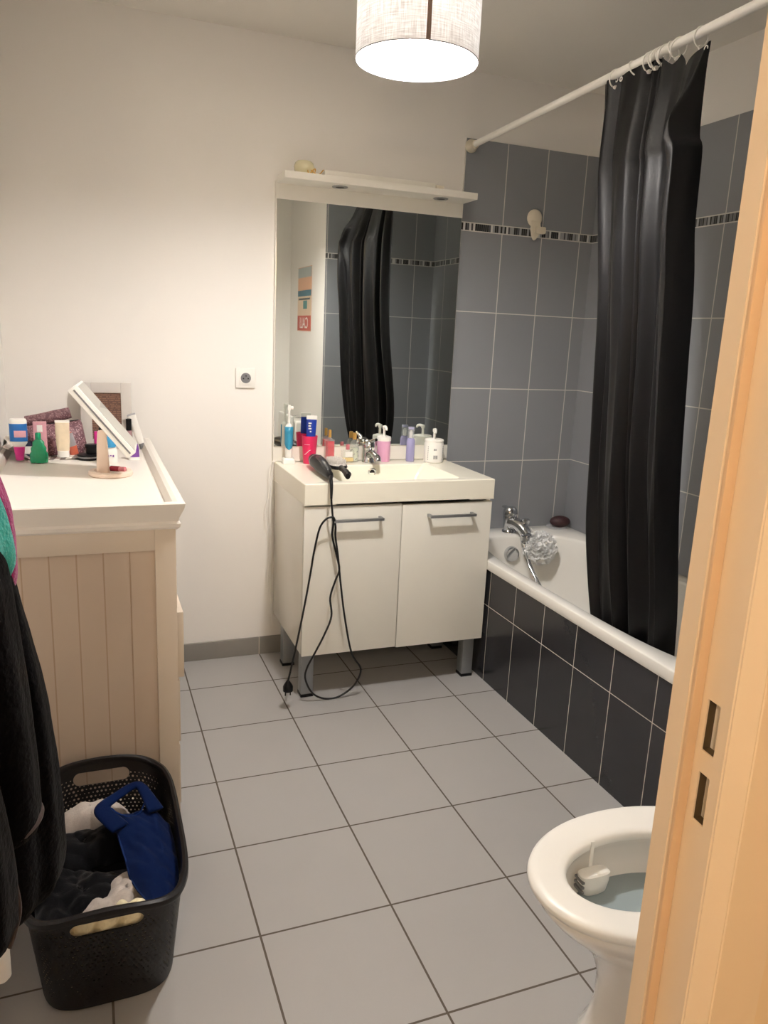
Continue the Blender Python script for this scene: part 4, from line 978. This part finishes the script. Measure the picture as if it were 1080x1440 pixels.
# clothes in the basket ---------------------------------------------------
def cloth(name, label, cat, cx, cy, R, base_z, m, seed, amp=.018, drop=.06, rings=26, seg=88, fold=(14, 5), thick=.004, lim=True, tilt=(0, 0), group='clothes in the laundry basket', extra=None):
    """a crumpled piece of cloth: outline R(theta), heights from layered folds, drooping towards its hem"""
    bm = nb(); P = []
    for i in range(rings+1):
        f = i/rings; row_ = []
        for k in range(seg):
            th = 2*PI*k/seg; r = R(th)*f
            x, y = r*math.cos(th), r*math.sin(th)
            a1 = fold[0]; h = amp*(noise.noise(Vector((x*a1+seed, y*a1*.7, seed)))+.6*abs(noise.noise(Vector((x*a1*1.6+y*8, y*a1*1.2, seed+5))))+.35*noise.noise(Vector((x*45, y*38, seed+9))))
            h -= drop*f**3; h += tilt[0]*x+tilt[1]*y
            X, Y, Z = cx+x, cy+y, base_z+h
            if lim:   # stay inside the basket walls
                zz = max(0.02, min(Z, .27)); f2 = zz/.28; aa = .139+.024*f2-.010; bb = .205+.076*f2-.010
                lx, ly = X+.456, Y+1.487
                q = (abs(lx/aa)**4.2+abs(ly/bb)**4.2)**(1/4.2)
                if q > .97: s = .97/q; X, Y = -.456+lx*s, -1.487+ly*s
            row_.append((X, Y, Z))
        P.append(row_)
    c0 = bm.verts.new(P[1][0][:2]+(P[0][0][2],)) if False else bm.verts.new(P[0][0])
    prev = None
    for i in range(1, rings+1):
        rw = ring(bm, P[i])
        if prev is None:
            for k in range(seg): bm.faces.new((c0, rw[k], rw[(k+1) % seg]))
        else: bridge(bm, prev, rw)
        prev = rw
    if extra: extra(bm)
    o = obj(name, bm, m, recalc=False, angle=180, mods=[('SOLIDIFY', {'thickness': thick, 'offset': -1})])
    return tag(o, label, cat, group)
def blob(base, *harm):
    return lambda th: base*(1+sum(a*math.cos(n*th+p) for n, a, p in harm))
cloth('dark_trousers', 'large black crumpled garment filling the left of the laundry basket', 'garment', -.505, -1.575, blob(.16, (2, .2, 1.6), (3, .08, .4)), .20, 'cloth_black', 3.1, .030, .07)
cloth('black_garment', 'black garment folded across the middle of the laundry basket', 'garment', -.498, -1.43, blob(.092, (2, .25, 0), (3, .1, 1)), .222, 'cloth_black', 8.4, .022, .05)
cloth('pale_sweater', 'pale grey garment tucked along the back of the laundry basket', 'garment', -.485, -1.335, blob(.07, (2, .45, 0), (3, .06, 2)), .235, 'cloth_grey', 12.7, .016, .06)
cloth('grey_shirt', 'pale grey marl shirt twisted through the middle of the basket', 'garment', -.415, -1.63, blob(.085, (2, .38, -1.5), (3, .12, .5)), .218, 'cloth_grey', 21.3, .024, .04, fold=(20, 5))
cg = cloth('cream_garment', 'cream garment at the front of the basket behind the handle', 'garment', -.415, -1.705, blob(.062, (2, .35, 0), (5, .05, .5)), .226, 'cloth_cream', 31.9, .022, .06, fold=(26, 5))
def lining(u, v):
    x = -.125+.245*u; z = .262-.228*v*(.75+.25*math.sin(u*7+.5)); f = z/.28
    b_ = (.205+.076*f)-.008-.012*abs(math.sin(u*17+v*4+.6*math.sin(u*31))); a = .139+.024*f
    y = -b_*max(.0, 1-abs(x/a)**4.2)**(1/4.2)
    return (x-.456, y-1.487, z)
ln_ = obj('hanging_part', sheet(nb(), lining, 40, 24), 'cloth_cream', recalc=False, angle=180, mods=[('SOLIDIFY', {'thickness': .003, 'offset': 0})])
ln_.parent = cg
# blue tank top with straps and a binding round the neck
def ribbon(bm, pts, w, nrm=(0, 0, 1), n=6):
    P = crom(pts, n); L0 = []; L1 = []
    for i, p in enumerate(P):
        tg = (P[min(i+1, len(P)-1)]-P[max(i-1, 0)]).normalized(); sd = tg.cross(Vector(nrm)).normalized()
        L0.append(bm.verts.new(p+sd*w)); L1.append(bm.verts.new(p-sd*w))
    bridge(bm, L0, L1, False)
def straps(bm):
    ribbon(bm, [(-.425, -1.44, .272), (-.432, -1.405, .282), (-.405, -1.365, .287), (-.378, -1.345, .288), (-.365, -1.362, .286), (-.361, -1.40, .282), (-.36, -1.445, .268)], .011)
    ribbon(bm, [(-.43, -1.49, .262), (-.462, -1.455, .272), (-.474, -1.425, .276), (-.455, -1.405, .280), (-.42, -1.39, .284), (-.40, -1.37, .287)], .013)
bm = nb()
rowsY = [(-1.415, -.446, -.330, .274), (-1.45, -.430, -.310, .268), (-1.50, -.424, -.305, .262), (-1.56, -.415, -.305, .256), (-1.61, -.408, -.306, .250), (-1.66, -.392, -.312, .246), (-1.70, -.376, -.322, .243), (-1.725, -.368, -.345, .240)]
def tank(u, v):
    f = v*(len(rowsY)-1); i = min(int(f), len(rowsY)-2); f -= i
    y, xa, xb_, z = [rowsY[i][k]+(rowsY[i+1][k]-rowsY[i][k])*f for k in range(4)]
    x = xa+(xb_-xa)*u
    z += .013*noise.noise(Vector((x*26, y*11, 4.4)))+.006*noise.noise(Vector((x*50+y*30, y*22, 9.1)))
    z -= .020*max(0, .22-u)**1.2*4+.050*max(0, u-.72)**1.3*3
    z -= .018*math.exp(-((u-.45)/.3)**2)*math.exp(-((v-.02)/.16)**2)
    return (x, y, z)
sheet(bm, tank, 44, 60)
def band(pts, ws, h, n=7, seg=12):
    P = crom(pts, n); rws = []
    for i, p in enumerate(P):
        f = i/(len(P)-1)*(len(ws)-1); k_ = min(int(f), len(ws)-2); w = ws[k_]+(ws[k_+1]-ws[k_])*(f-k_)
        tg = (P[min(i+1, len(P)-1)]-P[max(i-1, 0)]).normalized(); sd = tg.cross(Vector((0, 0, 1))).normalized(); up_ = sd.cross(tg)
        rws.append([tuple(p+sd*(w*math.cos(2*PI*k/seg))+up_*(h*math.sin(2*PI*k/seg))) for k in range(seg)])
    loft(bm, rws, True, True)
band([(-.420, -1.475, .266), (-.440, -1.445, .272), (-.455, -1.420, .277), (-.454, -1.400, .280), (-.438, -1.384, .282), (-.418, -1.370, .285), (-.396, -1.356, .289), (-.378, -1.350, .291), (-.366, -1.358, .289), (-.358, -1.378, .285), (-.350, -1.40, .280), (-.338, -1.435, .270)], [.020, .019, .017, .0145, .012, .011, .0105, .010, .0105, .012, .016], .0022)
bt = tag(obj('blue_tank_top', bm, 'cloth_blue', recalc=False, angle=180, mods=[('SOLIDIFY', {'thickness': .003, 'offset': -1})]), 'royal blue tank top draped over the right side of the basket', 'garment', 'clothes in the laundry basket')
bm = nb(); tube(bm, [(-.437, -1.415, .281), (-.425, -1.43, .276), (-.40, -1.432, .262), (-.375, -1.425, .262), (-.36, -1.408, .280)], .002, 6, 5); obj('binding', bm, 'hem', bt)
bm = nb(); tube(bm, [(tank(.015, v)[0], tank(.015, v)[1], tank(.015, v)[2]+.002) for v in [i/20 for i in range(21)]], .002, 6, 1); obj('binding', bm, 'hem', bt)

# ------------------------------------------------------------------ towel radiator with towels and robe
rad = thing('towel_radiator', 'white tubular towel radiator on the left wall, mostly hidden by robe', 'radiator', (-.612, -2.25, .40))
for yy in (.25, -.25):
    bm = nb(); lathe(bm, [(0, 0), (.011, 0), (.015, .005), (.015, .845), (.011, .85), (0, .85)], 24, (0, yy, 0)); obj('upright', bm, 'plastic_white', rad)
for k in range(10):
    bm = nb(); tube(bm, [(-.004, -.25, .06+k*.083), (-.004, .25, .06+k*.083)], .009, 12); obj('rail', bm, 'plastic_white', rad)
for yy in (.2, -.2):
    bm = nb()
    for zz in (.12, .7): tube(bm, [(-.118, yy, zz), (-.004, yy, zz)], .009, 10)
    obj('bracket', bm, 'plastic_white', rad)

def drape(levels, seed, seg=64, nf=5, fa=.10, sub=8, capb=True):
    """levels: (z, cx, cy, rx, ry) top to bottom: a hanging fold of heavy cloth, closed"""
    bm = nb(); L = crom([Vector((l[0], l[1], l[2])) for l in levels], sub); Rr = crom([Vector((l[3], l[4], 0)) for l in levels], sub); rows = []
    for p, q in zip(L, Rr):
        z, cx, cy = p; r = []
        for k in range(seg):
            th = 2*PI*k/seg
            g = 1+fa*math.sin(nf*th+seed+z*1.6)+.5*fa*math.sin((nf*2+1)*th+seed*2-z*3)
            n_ = noise.noise(Vector((math.cos(th)*2+seed, math.sin(th)*2, z*5)))*.07
            n_ += noise.noise(Vector((math.cos(th)*9+seed, math.sin(th)*9, z*26)))*.018
            r.append((cx+q.x*(g+n_)*math.cos(th), cy+q.y*(g+n_)*math.sin(th), z))
        rows.append(r)
    loft(bm, rows, True, capb); return bm
robe = thing('bathrobe', 'black fleece bathrobe hanging from the towel radiator at left', 'bathrobe', (0, 0, 0))
obj('back_panel', drape([(1.115, -.612, -2.04, .045, .06), (1.07, -.606, -2.04, .052, .07), (.95, -.600, -2.04, .067, .09), (.85, -.594, -2.04, .074, .095), (.74, -.588, -2.04, .077, .10), (.65, -.588, -2.04, .077, .105), (.60, -.590, -2.04, .068, .10), (.578, -.595, -2.04, .04, .07)], 1.3, fa=.06), 'robe', robe, recalc=True, angle=180)
sl = obj('sleeve', drape([(1.165, -.606, -2.19, .045, .05), (1.12, -.600, -2.19, .055, .06), (1.05, -.594, -2.19, .056, .06), (.95, -.586, -2.19, .056, .06), (.86, -.580, -2.19, .056, .058), (.79, -.578, -2.19, .055, .056)], 4.1, nf=3, fa=.05), 'robe', robe, angle=180)
def cuff(levels, cz, cx, cy, rx, ry, slope):
    bm = nb(); tube(bm, [(cx+rx*math.cos(a), cy+ry*math.sin(a), cz+slope*math.cos(a)) for a in [2*PI*k/40 for k in range(41)]], .0032, 8); return bm
obj('cuff_trim', cuff(0, .789, -.578, -2.19, .053, .055, .012), 'trimgrey', sl)['label'] = 'grey satin cuff edging'
obj('front_panel', drape([(1.14, -.63, -2.33, .035, .07), (1.03, -.625, -2.33, .05, .08), (.93, -.62, -2.32, .062, .085), (.82, -.616, -2.31, .066, .085), (.745, -.616, -2.31, .064, .08)], 7.7, nf=4), 'robe', robe, angle=180)
bm = nb(); tube(bm, [(-.556, -2.235, .75), (-.553, -2.23, .70), (-.560, -2.235, .67), (-.566, -2.24, .655)], .0028, 8, 6); obj('edge_trim', bm, 'trimgrey', robe)['label'] = 'grey satin edging'
tw = tag(obj('bath_towel', drape([(1.255, -.616, -2.03, .030, .06), (1.21, -.612, -2.03, .044, .065), (1.15, -.602, -2.03, .052, .07), (1.07, -.602, -2.03, .053, .06), (1.03, -.604, -2.03, .047, .055)], 2.2, nf=6, fa=.05), 'towel_pink', angle=180), 'magenta terry towel at the far end of the towel radiator', 'towel')
tw2 = tag(obj('bath_towel', drape([(1.245, -.616, -2.165, .036, .05), (1.21, -.606, -2.165, .048, .05), (1.16, -.600, -2.165, .055, .05), (1.12, -.596, -2.165, .054, .045), (1.09, -.600, -2.165, .046, .04)], 5.2, nf=5, fa=.05), 'towel_teal', angle=180), 'turquoise terry towel in front of the magenta one', 'towel')

# ------------------------------------------------------------------ poster on the duct wall (seen in the mirror)
ps = thing('poster', 'small beach poster on the wall above the toilet, seen in the mirror', 'poster', (XD-.002, -2.265, 1.39))
PW, PH = .355, .43
def pp(name, y0, y1, z0, z1, rgb, off=0, parent=ps):
    # y measured left to right as one faces the poster
    b2 = nb(); box(b2, (-.0012-off, -y1+PW/2, z0), (-off, -y0+PW/2, z1)); M[name+str(off)+str(rgb)] = mat('poster_'+name, rgb, .5, var=.05, vscale=20); return obj(name, b2, M[name+str(off)+str(rgb)], parent, smooth=False)
pp('paper', 0, PW, 0, PH, (226, 176, 144)); pp('sky', .004, PW-.004, .36, PH-.004, (176, 186, 186), .0012); pp('sea', .004, PW-.004, .235, .275, (74, 120, 136), .0012); pp('sand', .004, PW-.004, .105, .235, (226, 200, 172), .0012)
pp('umbrella', .10, .2, .15, .205, (82, 142, 142), .0024); pp('banner', .004, PW-.004, .004, .105, (190, 84, 70), .0012); pp('skyline', .03, PW-.03, .21, .222, (60, 70, 76), .0024)
fc = bpy.data.curves.new('lettering', 'FONT'); fc.body = 'CALI'; fc.size = .105; fc.align_x = 'CENTER'; fc.extrude = .0004
ft = bpy.data.objects.new('t', fc); COL.objects.link(ft); bpy.context.view_layer.update()
fm = bpy.data.meshes.new_from_object(ft.evaluated_get(bpy.context.evaluated_depsgraph_get())); bpy.data.objects.remove(ft); bpy.data.curves.remove(fc)
fo = bpy.data.objects.new('lettering', fm); COL.objects.link(fo); fo.parent = ps; fo.location = (-.0026, 0, .02); fo.rotation_euler = (PI/2, 0, -PI/2); fm.materials.clear(); fm.materials.append(M['plastic_white'])

# ------------------------------------------------------------------ pendant lamp
lx, ly, lz = .335, -1.2, 2.05
la = thing('pendant_lamp', 'lit white linen drum pendant lamp hanging from the ceiling', 'pendant lamp', (lx, ly, lz))
bm = nb(); L = bm.loops.layers.uv.verify(); seg = 96
r0 = [bm.verts.new((.15*math.cos(2*PI*k/seg), .15*math.sin(2*PI*k/seg), 0)) for k in range(seg)]; r1 = [bm.verts.new((.15*math.cos(2*PI*k/seg), .15*math.sin(2*PI*k/seg), .22)) for k in range(seg)]
for k in range(seg):
    f = bm.faces.new((r0[k], r0[(k+1) % seg], r1[(k+1) % seg], r1[k]))
    for l, (a, b_) in zip(f.loops, ((k, 0), (k+1, 0), (k+1, 1), (k, 1))): l[L].uv = (a/seg*.94, b_*.22)
obj('shade', bm, 'shade', la, recalc=False, angle=180)
for z in (0, .22): 
    bm = nb(); tube(bm, [(.15*math.cos(2*PI*k/64), .15*math.sin(2*PI*k/64), z) for k in range(65)], .0016, 6)
    obj('rim_wire', bm, 'greybits', la)
ca = math.atan2(-3.122-ly, -.451-lx)-math.radians(-9)
bm = nb(); q = []
for s in (-.036, -.012, .012, .036): q.append([bm.verts.new((.1512*math.cos(ca+s), .1512*math.sin(ca+s), z)) for z in (0.001, .219)])
for a, b_ in zip(q, q[1:]): bm.faces.new((a[0], b_[0], b_[1], a[1]))
obj('seam', bm, 'seam', la, mods=[('SOLIDIFY', {'thickness': .001})])['label'] = 'brown vertical seam strip'
bm = nb()
for k in range(3):
    a = k*2*PI/3; tube(bm, [(.02*math.cos(a), .02*math.sin(a), .2), (.15*math.cos(a), .15*math.sin(a), .2195)], .0016, 6)
obj('spider', bm, 'plastic_white', la)
bm = nb(); lathe(bm, [(0, .155), (.014, .155), (.02, .165), (.02, .225), (.008, .235), (0, .235)], 20); obj('lampholder', bm, 'plastic_white', la)
bm = nb(); tube(bm, [(0, 0, .23), (0, 0, H-lz-.02)], .003, 8); obj('flex', bm, 'plastic_white', la)
bm = nb(); lathe(bm, [(0, -.03), (.03, -.028), (.045, -.012), (.048, 0), (0, 0)], 28, (0, 0, H-lz)); obj('ceiling_rose', bm, 'plastic_white', la)
bm = nb(); lathe(bm, [(0, .018), (.02, .021), (.038, .036), (.045, .06), (.041, .085), (.026, .115), (.015, .14), (.014, .155), (0, .156)], 28); obj('bulb', bm, 'bulb', la)

# ------------------------------------------------------------------ hallway ceiling light (behind the viewer)
hl = thing('wall_lamp', 'warm globe wall lamp in the hallway behind the viewer', 'wall lamp', (-.97, -3.75, 1.9))
M['hallbulb'] = glow('warm_hall_lamp', (255, 236, 206), 200)
bm = nb(); bmesh.ops.create_icosphere(bm, subdivisions=3, radius=.06); obj('globe', bm, 'hallbulb', hl, loc=(.1, 0, .02))
bm = nb(); lathe(bm, [(0, 0), (.045, 0), (.045, .012), (0, .014)], 28, (.002, 0, -.06), Matrix.Rotation(PI/2, 4, 'Y')); obj('back_plate', bm, 'steel', hl)
bm = nb(); tube(bm, [(.012, 0, -.06), (.07, 0, -.07), (.1, 0, -.037)], .007, 10, 5); obj('arm', bm, 'steel', hl)

# ------------------------------------------------------------------ world, camera, view
wd = bpy.data.worlds.new('World'); sc.world = wd; wd.use_nodes = True
wd.node_tree.nodes['Background'].inputs[0].default_value = (.9, .85, .8, 1); wd.node_tree.nodes['Background'].inputs[1].default_value = .02
cd = bpy.data.cameras.new('camera'); cam = bpy.data.objects.new('camera', cd); COL.objects.link(cam); sc.camera = cam
F = 1076.63; cd.sensor_fit = 'HORIZONTAL'; cd.sensor_width = 36; cd.lens = F/1080*36; cd.clip_start = .01
ya, pi_, ro = .374029569, .22917678, .0457949686
fw = Vector((math.sin(ya)*math.cos(pi_), math.cos(ya)*math.cos(pi_), -math.sin(pi_)))
rt = fw.cross(Vector((0, 0, 1))).normalized(); up = rt.cross(fw)
c_, s_ = math.cos(ro), math.sin(ro)
X = rt*c_+up*s_; Y = -rt*s_+up*c_; Z = -fw
m4 = Matrix(((X.x, Y.x, Z.x, -.45109), (X.y, Y.y, Z.y, -3.12201), (X.z, Y.z, Z.z, 1.40017), (0, 0, 0, 1)))
cam.matrix_world = m4
sc.view_settings.view_transform = 'Standard'; sc.view_settings.look = 'None'; sc.view_settings.gamma = 1; sc.view_settings.use_curve_mapping = False
sc.view_settings.exposure = 0.0
cy = sc.cycles
cy.max_bounces = 10; cy.diffuse_bounces = 5; cy.glossy_bounces = 5; cy.transmission_bounces = 8; cy.transparent_max_bounces = 12
cy.caustics_reflective = True; cy.blur_glossy = .3; cy.caustics_refractive = False; cy.sample_clamp_indirect = 12
cy.use_denoising = True
